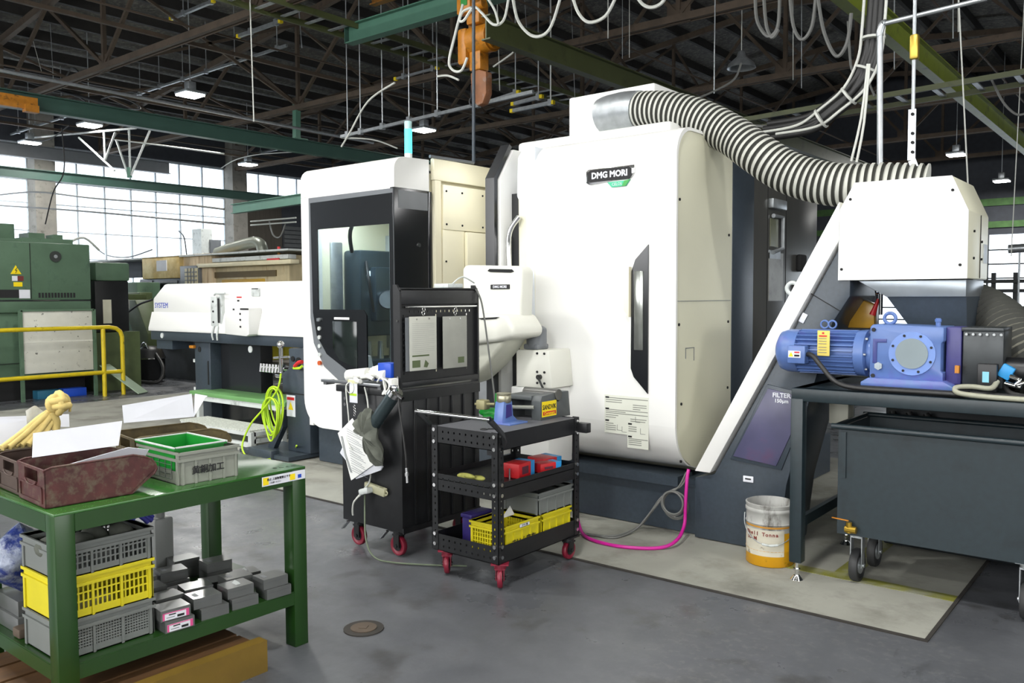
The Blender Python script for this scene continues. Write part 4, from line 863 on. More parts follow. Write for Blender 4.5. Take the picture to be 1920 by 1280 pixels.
# things between motor and hopper
sb = thing('sight_tank', 'amber plastic tank with red cap behind the eye bolt of the gear motor', 'tank', ay(1625, 615, 5.55))
a = ay(1625, 600, 5.55)
MB().poly([(a.x-.13, a.z-.05), (a.x-.11, a.z+.06), (a.x-.02, a.z+.13), (a.x+.06, a.z+.10), (a.x+.06, a.z-.05)], 'xz', 5.5, 5.6, bev=.01).build('tank_body', mat('amber', 'b58a30', .3, var=.2), sb)
MB().cyl(ay(1636, 590, 5.5), ay(1647, 560, 5.5), .02, .008, seg=10).build('red_cap', REDP, sb)
MB().cyl(ay(1651, 590, 5.45), ay(1652, 550, 5.45), .012, seg=10).sph(ay(1645, 547, 5.45), .015).build('sight_glass', CHROME, sb)

# wheeled chip bin
Bn = thing('chip_bin', 'dark slate chip bin on grey casters under the stand', 'bin', (-.6, 5.1, 0))
def trough(x0, x1, y0, y1, z0, z1, t, m, nm, par):
    k = MB().box(x0, x1, y0, y0+t, z0, z1).box(x0, x1, y1-t, y1, z0, z1).box(x0, x0+t, y0+t, y1-t, z0, z1).box(x1-t, x1, y0+t, y1-t, z0, z1).box(x0+t, x1-t, y0+t, y1-t, z0, z0+t)
    return k.build(nm, m, par)
trough(-1.545, .45, 4.83, 5.40, .30, .90, .008, SLATE2, 'tub', Bn)
MB().cyl((-1.58, 4.82, .91), (.47, 4.82, .91), .016, seg=12).cyl((-1.58, 5.41, .91), (.47, 5.41, .91), .016, seg=12).cyl((-1.56, 4.82, .91), (-1.56, 5.41, .91), .014, seg=12).build('rim_tube', SLATE2, Bn)
MB().box(-1.53, -1.50, 4.82, 4.83, .62, .88).build('corner_stiffener', SLATE2, Bn)
vl = MB().cyl((-1.47, 4.80, .32), (-1.47, 4.80, .38), .016, seg=10).cyl((-1.49, 4.80, .34), (-1.43, 4.80, .34), .02, seg=10).build('drain_valve', mat('valve_brass', 'a88a35', .35, .9), Bn)
MB().bar((-1.47, 4.79, .39), (-1.56, 4.79, .395), .012, .004).build('valve_handle', ORNG, vl)
def caster(x, y, par, R=.10, w=.042, ax='x', wm=RUB, fm=GALV, z1=.30, hub=CHROME, nm='caster', trail=0.0, turn=0):
    """wheel with its axle along ax"""
    d = Vector((1, 0, 0)) if ax == 'x' else Vector((0, 1, 0)); e = Vector((0, 1, 0)) if ax == 'x' else Vector((1, 0, 0))
    c = Vector((x, y, R+.004))+e*trail
    p = Vector((x, y, z1))
    pl = MB().box(x-.05, x+.05, y-.05, y+.05, z1-.008, z1).cyl((x, y, z1-.035), (x, y, z1-.008), .035, seg=16)
    for s in (-1, 1):
        q = c+d*s*(w/2+.008)
        t = Vector((x, y, z1-.03))+d*s*(w/2+.008)
        pl.bar(q-Vector((0, 0, .012)), t, .05 if ax == 'y' else .005, .05 if ax == 'x' else .005, up=(0, 1, 0))
    pl.box(x-.03, x+.03, y-.03, y+.03, z1-.04, z1-.03)
    o = pl.build(nm, fm, par)
    MB().lathe([(0, -w*.35), (R*.45, -w*.35), (R*.75, -w*.42), (R*.78, -w/2), (R*.93, -w/2), (R, -w*.25), (R, w*.25), (R*.93, w/2), (R*.78, w/2), (R*.75, w*.42), (R*.45, w*.35), (0, w*.35)], c, 'X' if ax == 'x' else 'Y', 32).build('wheel', wm, o)
    MB().cyl(c-d*(w/2+.018), c+d*(w/2+.018), .012, seg=12).lathe([(0, -w/2-.002), (R*.5, -w/2-.001), (R*.5, w/2+.001), (0, w/2+.002)], c, 'X' if ax == 'x' else 'Y', 20).build('hub', hub, o)
    if turn:
        off = WL.get(par, Vector((0, 0, 0))); pv = Matrix.Translation(Vector((x, y, 0))-off); mm = pv @ Matrix.Rotation(turn, 4, 'Z') @ pv.inverted()
        for q_ in [o]+list(o.children): q_.data.transform(mm)
    return o
for x, y in ((-1.47, 4.96), (-1.47, 5.30), (-.62, 4.90), (-.62, 5.30)): caster(x, y, Bn, R=.095, w=.045, ax='x', wm=RUB, z1=.30, hub=GALV)
# control box and hoses seen between stand and bin
one(MB().box(*sum([[v-.06, v+.06] for v in ay(1578, 770, 5.5)], [])[:4], ay(1578, 775, 5.5).z-.06, ay(1578, 770, 5.5).z+.1, .005), 'label_box', mat('label_beige', 'b3b3a5', .6), 'small beige box with a printed label behind the stand above the bin', 'box')
CT = thing('coolant_tank', 'dark low coolant tank with hoses behind the stand and chip bin', 'tank', (-.8, 6.1, 0))  # added box that darkens the space behind stand and bin
MB().box(-1.55, .6, 5.78, 6.5, .02, .98, .01).box(-1.58, .63, 5.75, 6.53, .98, 1.02, .006).build('tank_body', mat('tank_dark', '1c2226', .5, var=.2), CT)
MB().box(-1.2, -.9, 5.9, 6.2, 1.02, 1.3, .02).cyl((-.4, 6.1, 1.02), (-.4, 6.1, 1.4), .12, seg=18).build('pumps', BLK, CT)
k = MB()
for j in range(3): k.tube([(-1.5+j*.1, 5.74, .9), (-1.45+j*.15, 5.70, .6), (-1.5+j*.08, 5.71, .35), (-1.35+j*.1, 5.72, .1)], .02, smooth=5)
k.build('hoses', BHOSE, CT)
MB().box(-1.5, -1.3, 5.70, 5.75, .62, .66).build('red_strip', REDP, CT)
# bucket
bx, by = -2.0, 4.99
BK = thing('oil_pail', 'dirty white and yellow metal pail with wire handle on the concrete', 'pail', (bx, by, .006))
R0 = .142
MB().lathe([(0, .008), (R0-.004, .008), (R0, .012), (R0, .10), (R0+.002, .105), (R0, .11), (R0, .215)], (bx, by, 0), 'Z', 40).build('lower_body', mat('pail_yellow', 'c9930f', .4, var=.12, scale=5, dirt='7a5c14', dscale=10, dlo=.62), BK)
MB().lathe([(R0, .215), (R0, .26), (R0+.005, .266), (R0, .272), (R0, .33), (R0+.006, .336), (R0+.006, .35), (R0, .356), (R0+.004, .372), (R0+.006, .38), (R0-.002, .384), (R0-.006, .376), (R0-.006, .02), (0, .02)], (bx, by, 0), 'Z', 40).build('upper_body', mat('pail_white', 'a9a9a5', .5, var=.15, scale=8, dirt='55524c', dscale=9, dlo=.52, dhi=.66, stretch=(1, 1, .4)), BK)
lb = MB()
def cylpatch(mb, a0, a1, z0, z1, R, n=12):
    return mb.grid(lambda u, v: Vector((bx+R*math.cos(R_(a0+(a1-a0)*u)), by+R*math.sin(R_(a0+(a1-a0)*u)), z0+(z1-z0)*v)), n, 1)
va = math.degrees(math.atan2(-by, -bx))
LBL = cylpatch(MB(), va-78, va+35, .075, .235, R0+.0015, 20).build('paper_label', mat('pail_label', 'c4bfae', .7, var=.1, dirt='5f4d38', dscale=14, dlo=.6, dhi=.7), BK)
cylpatch(MB(), va-80, va+60, .245, .256, R0+.002, 24).build('orange_band', mat('pail_band', 'b5802a', .5), BK)
def curved_text(s, a_start, z, size, R, m, par, nm):
    a_ = a_start
    for ch in s:
        if ch != ' ':
            th = R_(a_); text(nm, ch, (bx+R*math.cos(th), by+R*math.sin(th), z), size, m, par, rot=(PI/2, 0, th+PI/2), bold=.0008)
        a_ += math.degrees(size*.62/R)
curved_text('Shell Tonna', va-62, .208, .032, R0+.003, mat('label_rust', '7d2f28', .6), LBL, 'label_letter')
curved_text('S3 M', va-58, .178, .03, R0+.003, MC['label_rust'], LBL, 'label_letter')
vd = Vector((-bx, -by, 0)).normalized(); sdv = Vector((-vd.y, vd.x, 0))
pts = []
for i in range(13):
    t = i/12; aa = R_(va-95+190*t); rr = R0+.01+.012*math.sin(PI*t)
    pts.append(Vector((bx+rr*math.cos(aa), by+rr*math.sin(aa), .30-.15*math.sin(PI*t))))
MB().tube(pts, .003, smooth=2, seg=6).build('wire_handle', GALV, BK)
MB().tube([p.copy() for p in pts[5:8]], .008, smooth=2, seg=8).build('grip', WSTEP, BK)

# hoses on the slab in front of the base
MH = thing('coolant_hoses', 'magenta hose and grey cables hanging from the conveyor foot to the slab', 'hose', (-2.7, 5.1, .01))
def pz_(px, py, y): return ay(px, py, y)
MB().tube([pz_(1291, 880, 5.15), pz_(1288, 900, 5.12), pz_(1285, 950, 5.1), pz_(1283, 985, 5.08), az(1268, 1013, .05), az(1235, 1027, .018), az(1170, 1025, .018), az(1120, 1015, .018), az(1095, 1003, .018), az(1086, 985, .018), az(1080, 960, .018)], .012, smooth=6).build('magenta_hose', MAG, MH)
k = MB()
for j in range(4): k.tor((pz_(1266, 947, 5.14).x+.012*(j % 2), 5.14-.02*j, pz_(1266, 947, 5.14).z+.01*j), .095-.006*j, .0065, 'Y', seg=36)
k.tube([pz_(1290, 885, 5.16), pz_(1278, 910, 5.14), pz_(1250, 925, 5.12), pz_(1225, 955, 5.10), az(1200, 985, .03), az(1160, 1003, .014), az(1110, 1003, .014), az(1060, 995, .014)], .0075, smooth=6)
k.tube([pz_(1287, 885, 5.15), pz_(1270, 915, 5.13), pz_(1240, 932, 5.11), pz_(1218, 962, 5.09), az(1190, 993, .03), az(1150, 1008, .014), az(1100, 1000, .014)], .0065, smooth=6)
k.build('grey_cables', GHOSE, MH)
# ================================================================== BAR FEEDER AND LEFT SIDE
BF = thing('bar_feeder', 'long white bar feeder on a slate beam, left of the window machine', 'bar feeder', (-9, 6.0, 0))
MB().poly([(-10.93, 1.24), (-10.93, 1.64), (-10.62, 1.83), (-6.9, 1.83), (-6.9, 1.24)], 'xz', 5.80, 6.30, bev=.03).build('cover', WHITE, BF)
MB().poly([(5.74, 1.21), (5.74, 1.25), (5.795, 1.46), (6.2, 1.46), (6.2, 1.21)], 'yz', -10.95, -6.9, bev=.005).build('lower_cover', WHITE, BF)
MB().box(-10.93, -6.9, 5.76, 6.25, 1.09, 1.21, .01).box(-10.85, -10.45, 5.8, 6.1, .97, 1.09).build('beam', SLATE, BF)
MB().cyl((-10.62, 5.76, 1.15), (-10.62, 5.748, 1.15), .035, seg=16).build('round_cap', WSTEP, BF)
MB().cyl((-8.62, 5.76, 1.04), (-8.62, 5.75, 1.04), .04, seg=16).build('round_badge', WSTEP, BF)
text('maker_lettering', 'SYSTEM', (-10.70, 5.797, 1.545), .10, mat('letter_blue', '3b4fb8', .5), BF)
lt = MB().box(-9.42, -9.28, 5.74, 5.80, 1.30, 1.66, .005).box(-9.25, -9.21, 5.76, 5.80, 1.32, 1.7).tube([(-9.38, 5.77, 1.68), (-9.3, 5.74, 1.70), (-9.1, 5.74, 1.70)], .012).build('latch_plate', WSTEP, BF)
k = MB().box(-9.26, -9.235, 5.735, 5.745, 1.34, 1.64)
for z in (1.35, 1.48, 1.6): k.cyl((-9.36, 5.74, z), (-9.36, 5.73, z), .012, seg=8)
k.build('latch_shadow_gap', INK, lt)  # dark strip and bolt heads on the latch plate
MB().tube([(-9.35, 5.74, 1.30), (-9.37, 5.72, 1.2), (-9.36, 5.73, 1.13)], .012, smooth=3).tube([(-9.27, 5.74, 1.30), (-9.26, 5.72, 1.2), (-9.27, 5.73, 1.13)], .012, smooth=3).build('latch_cable', WSTEP, BF)
mb_ = MB().poly([(-8.93, 1.215), (-8.93, 1.515), (-8.78, 1.53), (-8.44, 1.53), (-8.44, 1.22), (-8.5, 1.2)], 'xz', 5.62, 5.80, bev=.012).build('service_box', WHITE, BF)
k = MB().box(-8.60, -8.44, 5.615, 5.622, 1.505, 1.525).box(-8.75, -8.72, 5.615, 5.622, 1.5, 1.52)
for z in (1.46, 1.39, 1.31): k.cyl((-8.6, 5.62, z), (-8.6, 5.61, z), .012, seg=8)
k.build('hinge_marks', INK, mb_)
MB().box(-8.94, -8.84, 5.794, 5.801, 1.645, 1.66).build('red_sticker', REDP, BF); MB().box(-8.93, -8.89, 5.794, 5.801, 1.60, 1.62).build('black_sticker', INK, BF)
MB().box(-8.62, -8.46, 5.78, 5.80, 1.66, 1.76, .01).build('white_switch', WSTEP, BF); MB().box(-8.60, -8.48, 5.775, 5.782, 1.745, 1.755).build('switch_slot', INK, BF)
LG = MB().box(-9.98, -9.62, 5.84, 6.2, .02, 1.09, .01).build('leg', SLATE, BF)
MB().box(-10.0, -9.979, 5.86, 6.18, .1, 1.05).build('blue_side', mat('side_blue', '4466a8', .4), LG)
MB().box(-10.02, -9.98, 5.84, 5.9, .82, .86).box(-10.02, -9.98, 5.84, 5.9, .46, .50).build('hinge', WSTEP, LG)
MB().cyl((-9.86, 5.84, .99), (-9.86, 5.835, .99), .035, seg=16).box(-9.68, -9.655, 5.834, 5.842, .55, .85).build('slot_holes', BLKM, LG)
MB().box(-10.05, -9.95, 5.8, 5.95, 1.0, 1.04, .01).build('orange_knob', ORNG, LG)
MB().box(-9.6, -8.75, 5.98, 6.15, .02, 1.09).build('dark_side_panel', BLACK, BF)
lg = MB().box(-7.70, -7.42, 5.62, 6.0, .02, 1.09, .01).build('leg', SLATE, BF)
MB().cyl((-7.52, 5.62, .95), (-7.52, 5.61, .95), .05, seg=16).cyl((-7.62, 5.62, .98), (-7.62, 5.61, .98), .03, seg=12).build('round_holes', BLKM, lg)
MB().box(-7.56, -7.52, 5.61, 5.62, .80, .84).build('small_label', PAPER, lg)
JB = thing('coolant_unit', 'slate coolant unit with a warning sticker under the left of the window machine', 'unit', (-7.1, 5.4, 0))
MB().poly([(-7.38, .86), (-7.38, .66), (-7.30, .64), (-7.30, .06), (-6.93, .06), (-6.93, .93), (-7.24, .93)], 'xz', 5.30, 5.60, bev=.01).build('body', SLATE, JB)
MB().box(-7.385, -6.93, 5.295, 5.302, .655, .665).build('lid_gap', BLKM, JB)
MB().box(-7.30, -7.16, 5.292, 5.299, .42, .64).build('warning_sticker', PAPER, JB)
MB().poly([(-7.27, .49), (-7.19, .49), (-7.23, .57)], 'xz', 5.289, 5.293).build('warning_triangle', YLAB, JB); MB().box(-7.29, -7.17, 5.289, 5.293, .59, .62).build('red_strip', REDP, JB)
MB().poly([(-7.62, .05), (-7.52, .05), (-7.34, .30), (-7.34, .48)], 'xz', 5.27, 5.33).box(-7.80, -6.95, 5.05, 5.60, .02, .06).box(-7.6, -7.2, 5.02, 5.12, .0, .1, .01).build('foot_bracket', SLATE, JB)
MB().tube([(-7.08, 5.24, .95), (-7.02, 5.24, .99), (-6.96, 5.24, 1.0)], .02, smooth=3).build('stop_knob', REDP, JB)
MB().tube([(-7.1, 5.24, .93), (-7.0, 5.24, .935), (-6.96, 5.24, .96)], .014, smooth=3).build('lime_ring', LIME, JB)
# steps
ST = thing('step_stool', 'two-tread step with green top and white frame under the bar feeder', 'step', (-8.6, 5.7, 0))
MB().box(-9.75, -7.78, 5.62, 6.1, .44, .49, .005).build('green_tread', GRNT, ST)
MB().box(-9.35, -7.93, 5.26, 5.62, .185, .205).build('white_tread', mat('tread_mesh', 'bdc1b8', .7, var=.3, scale=60), ST)
k = MB()
for x in (-9.6, -7.9): k.box(x-.03, x+.03, 5.64, 5.70, 0, .44).box(x-.03, x+.03, 6.0, 6.06, 0, .44)
for x in (-9.3, -7.93):
    k.box(x-.03, x+.03, 5.26, 5.32, 0, .185).box(x-.03, x+.03, 5.3, 6.0, .06, .11).box(x-.03, x+.03, 5.3, 5.64, .14, .185)
k.box(-9.6, -7.9, 5.64, 5.68, .38, .44).box(-9.3, -7.93, 5.26, 5.30, .145, .185).box(-9.3, -7.93, 5.26, 5.30, .02, .07)
k.build('frame', WSTEP, ST)
# lime air hose coil with its gun and valve
HC = thing('air_hose', 'coiled lime green air hose hanging from its valve beside the slate unit', 'hose', ay(520, 780, 5.2))
k = MB(); c0 = ay(518, 762, 5.2)
for j in range(7):
    rx, rz = .10+.018*(j % 3)+.02*random.random(), .19+.02*(j % 4); ox = .03*random.random()
    k.tube([c0+Vector((ox+rx*math.sin(t*PI/8)+.04*math.sin(t*PI/8)*math.cos(t*PI/8), -.015*j, rz*math.cos(t*PI/8)*(1+.1*math.sin(j)) - .02*j)) for t in range(16)], .0095, closed=True, smooth=2, seg=6)
k.tube([ay(527, 700, 5.16), ay(520, 730, 5.14), ay(495, 765, 5.1), ay(470, 795, 5.05), ay(455, 830, 5.0), ay(458, 850, 4.95), az(475, 862, .02), az(520, 858, .02), az(550, 845, .02), ay(556, 835, 5.2)], .0095, smooth=6, seg=6)
k.build('hose', LIME, HC)
a = ay(527, 690, 5.2)
MB().cyl(a-Vector((0, 0, .05)), a+Vector((0, 0, .22)), .022, seg=12).cyl(a+Vector((-.12, 0, .10)), a+Vector((.14, 0, .12)), .012, seg=8).sph(a+Vector((0, 0, .24)), .04).cyl(a+Vector((-.04, -.02, -.07)), a+Vector((.04, -.02, -.07)), .03, seg=12).build('valve', CHROME, HC)
k = MB(); a = ay(490, 688, 5.9)
for i in range(8): k.cyl(a+Vector((i*.06, 0, -.05)), a+Vector((i*.06+.02, 0, .05)), .03, seg=8)
k.cyl(a, a+Vector((.55, 0, 0)), .02, seg=8)
one(k, 'pipe_manifold', CHROME, 'row of silver fittings on a pipe under the yellow basket', 'manifold')
def crate(w, d, h, m, slots=None, rim=.012, lip=.012, t=.004, ribs=True, zs=0, ends=None):
    """container body around the origin, footprint w (x) by d (y); slots: pierced long sides"""
    k = MB(); x, y = w/2, d/2
    def wall(pl, L, a0, a1, pierced):
        hs = []
        if pierced:
            nc, nr = pierced; z0, z1 = .18*h, .78*h; g = 3
            for c in range(nc):
                for r in range(nr):
                    cw = (2*L*.88)/nc; u0 = -L*.88+c*cw+cw*.18; u1 = u0+cw*.64; v0 = z0+(z1-z0)*r/nr+.003; v1 = z0+(z1-z0)*(r+1)/nr-.003
                    hs.append([(u0, v0), (u1, v0), (u1, v1), (u0, v1)])
        k.poly([(-L, 0), (L, 0), (L, h), (-L, h)], pl, a0, a1, holes=hs)
    wall('yz', y-.006, x-.006-t, x-.006, slots); wall('yz', y-.006, -x+.006, -x+.006+t, slots)
    wall('xz', x-.006, -y+.006, -y+.006+t, ends); wall('xz', x-.006, y-.006-t, y-.006, ends)
    k.box(-x+.006, x-.006, -y+.006, y-.006, 0, t)
    for s in (-1, 1):
        for zz, o in ((h-.006, .006), (h-.035, .002)):
            k.box(-x, x, s*(y-.004)-.006, s*(y-.004)+.006, zz-.006, zz+.006); k.box(s*(x-.004)-.006, s*(x-.004)+.006, -y, y, zz-.006, zz+.006)
        for u in ((-.94, -.31, .31, .94) if slots else (-.94, -.5, 0, .5, .94)):
            k.box(s*(x-.003)-.003, s*(x-.003)+.003, u*(y-.01)-.005, u*(y-.01)+.005, .0, h-.03)
        for u in (-.93, .93): k.box(u*(x-.01)-.008, u*(x-.01)+.008, s*(y-.003)-.003, s*(y-.003)+.003, 0, h-.03)
    return k
# basket and things behind, under the feeder
YB_ = thing('yellow_basket', 'small yellow basket with cartons on the bench behind the bar feeder legs', 'basket')
crate(.5, .4, .19, YEL, None).build('body', YEL, YB_); YB_.location = (-9.70, 6.75, .82)
one(MB().box(-9.90, -9.68, 6.65, 6.85, .83, 1.07), 'carton', mat('cardboard', 'b39a76', .8), 'brown carton standing in the yellow basket behind the feeder', 'carton')
one(MB().box(-9.65, -9.50, 6.65, 6.85, .83, 1.06), 'carton', mat('cardboard_pale', 'c9c0ac', .8), 'paler carton in the right half of the yellow basket behind the feeder', 'carton')
wb_ = thing('work_shelf', 'dark low bench behind the bar feeder carrying the yellow basket', 'bench', (-9.6, 6.8, 0))
MB().box(-10.2, -8.0, 6.5, 7.0, .78, .82).box(-10.2, -8.0, 6.5, 7.0, .40, .43).build('shelf_board', mat('bench_tan', '6c675e', .7), wb_)
for x in (-10.17, -8.03):
    for y in (6.53, 6.97): MB().box(x-.03, x+.03, y-.03, y+.03, 0, .78).build('leg', SLATE, wb_)

# ---------------------------------------------------------------- old green machine at the left
OG = thing('green_machine', 'old green machine cabinet with warning signs and fan grille at far left', 'machine', (-15.6, 5.6, 0))
MB().box(-17.2, -14.72, 2.6, 6.72, 1.62, 2.56, .02).build('cabinet', GMAC, OG)
MB().box(-17.2, -14.70, 2.6, 6.70, 1.42, 1.60, .01).box(-17.1, -14.75, 2.7, 6.80, .35, 1.42, .01).build('lower_body', GMAC, OG)
MB().box(-17.1, -14.8, 2.7, 6.6, .0, .36).build('plinth', BLKM, OG)
k = MB().box(-14.721, -14.715, 5.755, 5.765, 1.64, 2.54).box(-14.721, -14.71, 2.6, 6.72, 1.60, 1.615).box(-14.72, -14.715, 2.7, 5.75, .6, .61)
k.build('door_gap', BLKM, OG)
MB().cyl((-14.72, 6.15, 2.34), (-14.70, 6.15, 2.34), .09, seg=24).build('fan_grille', mat('fan_dark', '2f3330', .5), OG)
MB().cyl((-14.70, 6.15, 2.34), (-14.695, 6.15, 2.34), .03, seg=12).build('fan_hub', GALV, OG)
MB().poly([(5.46, 2.04), (5.62, 2.04), (5.54, 2.18)], 'yz', -14.722, -14.712).build('warning_triangle', YLAB, OG)
MB().bar((-14.71, 5.56, 2.145), (-14.71, 5.525, 2.10), .012, .006).bar((-14.71, 5.525, 2.10), (-14.71, 5.555, 2.10), .012, .006).bar((-14.71, 5.555, 2.10), (-14.71, 5.53, 2.055), .012, .006).build('lightning_mark', INK, OG)
MB().box(-14.722, -14.714, 5.48, 5.56, 1.93, 2.01).build('white_sign', PAPER, OG); MB().box(-14.722, -14.714, 5.56, 5.65, 1.93, 2.01).build('red_sign', mat('dark_red', '6a2b2a', .6), OG)
MB().box(-14.722, -14.714, 5.50, 5.63, 1.84, 1.91).build('yellow_sign', YLAB, OG); MB().box(-14.722, -14.714, 5.28, 5.575, 1.66, 1.79).build('black_plate', INK, OG); MB().box(-14.724, -14.714, 5.575, 5.74, 1.65, 1.79).build('paper_sign', PAPER, OG)
k = MB()
for i in range(12): k.box(-14.722, -14.714, 5.87+i*.05, 5.90+i*.05, 1.66, 1.74)
k.build('vent_slots', INK, OG)
k = MB()
for i in range(7): k.box(-14.752, -14.744, 5.02, 5.22, 1.1+i*.045, 1.12+i*.045)
k.build('louvres', mat('louvre_dark', '31422f', .6), OG)
MB().box(-15.6, -14.9, 4.9, 5.8, 2.56, 2.62).box(-15.5, -15.0, 5.1, 5.65, 2.62, 2.86, .01).box(-15.6, -14.85, 5.7, 6.5, 2.56, 2.64).box(-15.5, -15.1, 5.9, 6.15, 2.64, 2.74).box(-15.3, -15.0, 6.25, 6.4, 2.6, 2.72).build('top_boxes', GMAC, OG)
MB().tube([(-15.0, 6.5, 2.6), (-15.1, 6.8, 2.7), (-15.2, 7.1, 2.5)], .02, smooth=4).build('top_hose', WCAB, OG)
# column head right of it
GH = thing('green_spindle_column', 'green and black machine column beside the old green cabinet', 'machine', (-15.4, 7.2, 0))
MB().box(-15.6, -15.0, 6.93, 7.55, 1.95, 2.28, .04).build('head_cover', GMAC, GH)
MB().box(-15.55, -15.02, 6.92, 7.52, 1.05, 1.95, .01).build('black_guard', BLK, GH)
MB().box(-15.02, -15.012, 7.05, 7.2, 1.2, 1.62).build('slot_window', mat('cream_lit', 'cfcdb8', .5), GH)  # pane in one plain cream colour
MB().box(-15.7, -15.0, 6.9, 7.7, .0, 1.04).build('base', GMAC2, GH)
# robot-like post with cables
RP = thing('instrument_post', 'pale post with switch boxes and cables behind the black guard', 'post', ay(222, 600, 8))
a = ay(222, 620, 8); k = MB()
for (u, v, s1, s2) in ((222, 505, .12, .10), (220, 545, .06, .2), (228, 570, .12, .09), (222, 600, .2, .04)):
    q = ay(u, v, 8); k.box(q.x-s1, q.x+s1, 7.9, 8.1, q.z-s2, q.z+s2, .01)
k.build('boxes', WSTEP, RP); MB().cyl((a.x, 8, 0), (a.x, 8, a.z+.9), .04, seg=10).build('pole', GALV, RP)
MB().tube([ay(228, 520, 7.9), ay(238, 540, 7.9), ay(236, 560, 7.9), ay(226, 580, 7.9)], .015, smooth=4).tube([ay(240, 585, 7.9), ay(262, 570, 7.9), ay(285, 562, 7.9)], .02, smooth=4).build('hoses', BHOSE, RP)
# white speckled board on a frame
WB = thing('board_stand', 'speckled white board on a slim green stand before the old green machine', 'board', (-14.5, 6.05, 0))
MB().box(-14.52, -14.50, 5.53, 6.62, .44, 1.44, .003).box(-14.50, -14.496, 5.53, 6.62, .93, .95).build('board', BOARD, WB)
for y in (5.50, 6.65): MB().box(-14.53, -14.48, y-.025, y+.025, 0, 1.46).build('leg', GMAC, WB)
MB().box(-14.53, -14.48, 5.5, 6.65, 1.44, 1.47).box(-14.53, -14.48, 5.5, 6.65, .38, .42).build('rail', GMAC, WB)
for y, n_, lab in ((5.95, BLUP, 'pale blue tray on the floor under the white board'), (6.35, BLUEP, 'dark blue tray under the white board, right of the paler one')):
    one(MB().box(-14.9, -14.6, y-.19, y+.19, 0, .14, .01), 'floor_tray', n_ if y > 6 else mat('tray_blue', '24607a', .5), lab, 'tray')
# yellow safety rail
YR = thing('safety_rail', 'worn yellow tube safety rail in front of the white board', 'rail', (-14.25, 6, 0))
MB().tube([(-14.25, 3.5, 1.16), (-14.25, 6.78, 1.16), (-14.25, 6.90, 1.135), (-14.25, 6.97, 1.08), (-14.25, 7.0, .99), (-14.25, 7.0, .35)], .035, seg=12).build('top_tube', RAIL, YR)
MB().cyl((-14.25, 3.5, .40), (-14.25, 6.98, .40), .035, seg=12).build('mid_tube', RAIL, YR)
for y in (6.68, 4.4): MB().cyl((-14.25, y, 0), (-14.25, y, 1.14), .035, seg=12).build('post', RAIL, YR)
MB().cyl((-14.25, 7.0, 0), (-14.25, 7.0, .36), .035, seg=12).build('post', RAIL, YR)
# leaning plank, vacuum, chip hopper, low machines
one(MB().bar((-14.0, 7.22, .02), (-14.6, 6.85, .50), .28, .015, up=(0, 0, 1)), 'leaning_plate', mat('plate_green', '8da08a', .5), 'pale green plate leaning from the rail down to the floor', 'plate')
VC = thing('floor_vacuum', 'black drum vacuum cleaner with looped hose on the floor', 'vacuum', (-16.0, 8.4, 0))
MB().lathe([(0, .04), (.26, .04), (.28, .08), (.28, .46), (.30, .48), (.28, .5), (.24, .62), (.12, .70), (0, .71)], (-16, 8.4, 0), 'Z', 28).build('drum', BLK, VC)
MB().cyl((-16, 8.4, .46), (-16, 8.4, .475), .302, seg=28).tube([(-16.18, 8.3, .66), (-16, 8.3, .78), (-15.85, 8.3, .66)], .015, smooth=4).build('clamp_ring', CHROME, VC)
MB().tube([(-16.0, 8.12, .5), (-16.35, 8.0, .62), (-16.6, 8.0, .4), (-16.5, 8.0, .12), (-16.1, 7.95, .05), (-15.6, 8.0, .05), (-15.3, 8.2, .06), (-15.4, 8.35, .3), (-15.75, 8.4, .55)], .035, smooth=6, seg=10).build('hose', BHOSE, VC)
BX = thing('chip_tub', 'black chip tub on the floor behind the yellow rail', 'tub', (-16.6, 8.9, 0))
MB().poly([(-18.2, .78), (-18.0, .0), (-15.4, .0), (-15.1, .78)], 'xz', 9.0, 9.6, bev=.01).box(-18.3, -15.0, 8.95, 9.65, .76, .80).build('tub', mat('tub_black', '26292a', .5, var=.3), BX)
CN = thing('green_chip_chute', 'olive green inclined chip chute in front of the long bar feeder end', 'chute', ay(250, 600, 8.6))
pp = [(240, 562), (262, 562), (286, 625), (286, 655), (268, 655), (250, 600)]
v = [ay(a, b, 8.6) for a, b in pp]
MB().poly([(p.x, p.z) for p in v], 'xz', 8.5, 8.9, bev=.02).box(v[0].x-.25, v[0].x+.1, 8.5, 8.95, v[0].z-.05, v[0].z+.12, .01).build('chute', GMAC2, CN)
q = ay(300, 675, 9.7)
OB = thing('olive_cabinet', 'low olive green cabinet on the floor under the bar feeder end', 'cabinet', (q.x, 9.7, 0))
a, b = ay(296, 645, 9.7), ay(368, 645, 9.7)
MB().box(a.x, b.x+.1, 9.7, 9.95, 0, a.z, .02).build('body', GMAC2, OB); MB().box((a.x+b.x)/2-.01, (a.x+b.x)/2+.01, 9.69, 9.7, .1, a.z-.1).build('gap', INK, OB)
MB().sph(ay(342, 643, 9.66), .05).build('knob', WSTEP, OB)
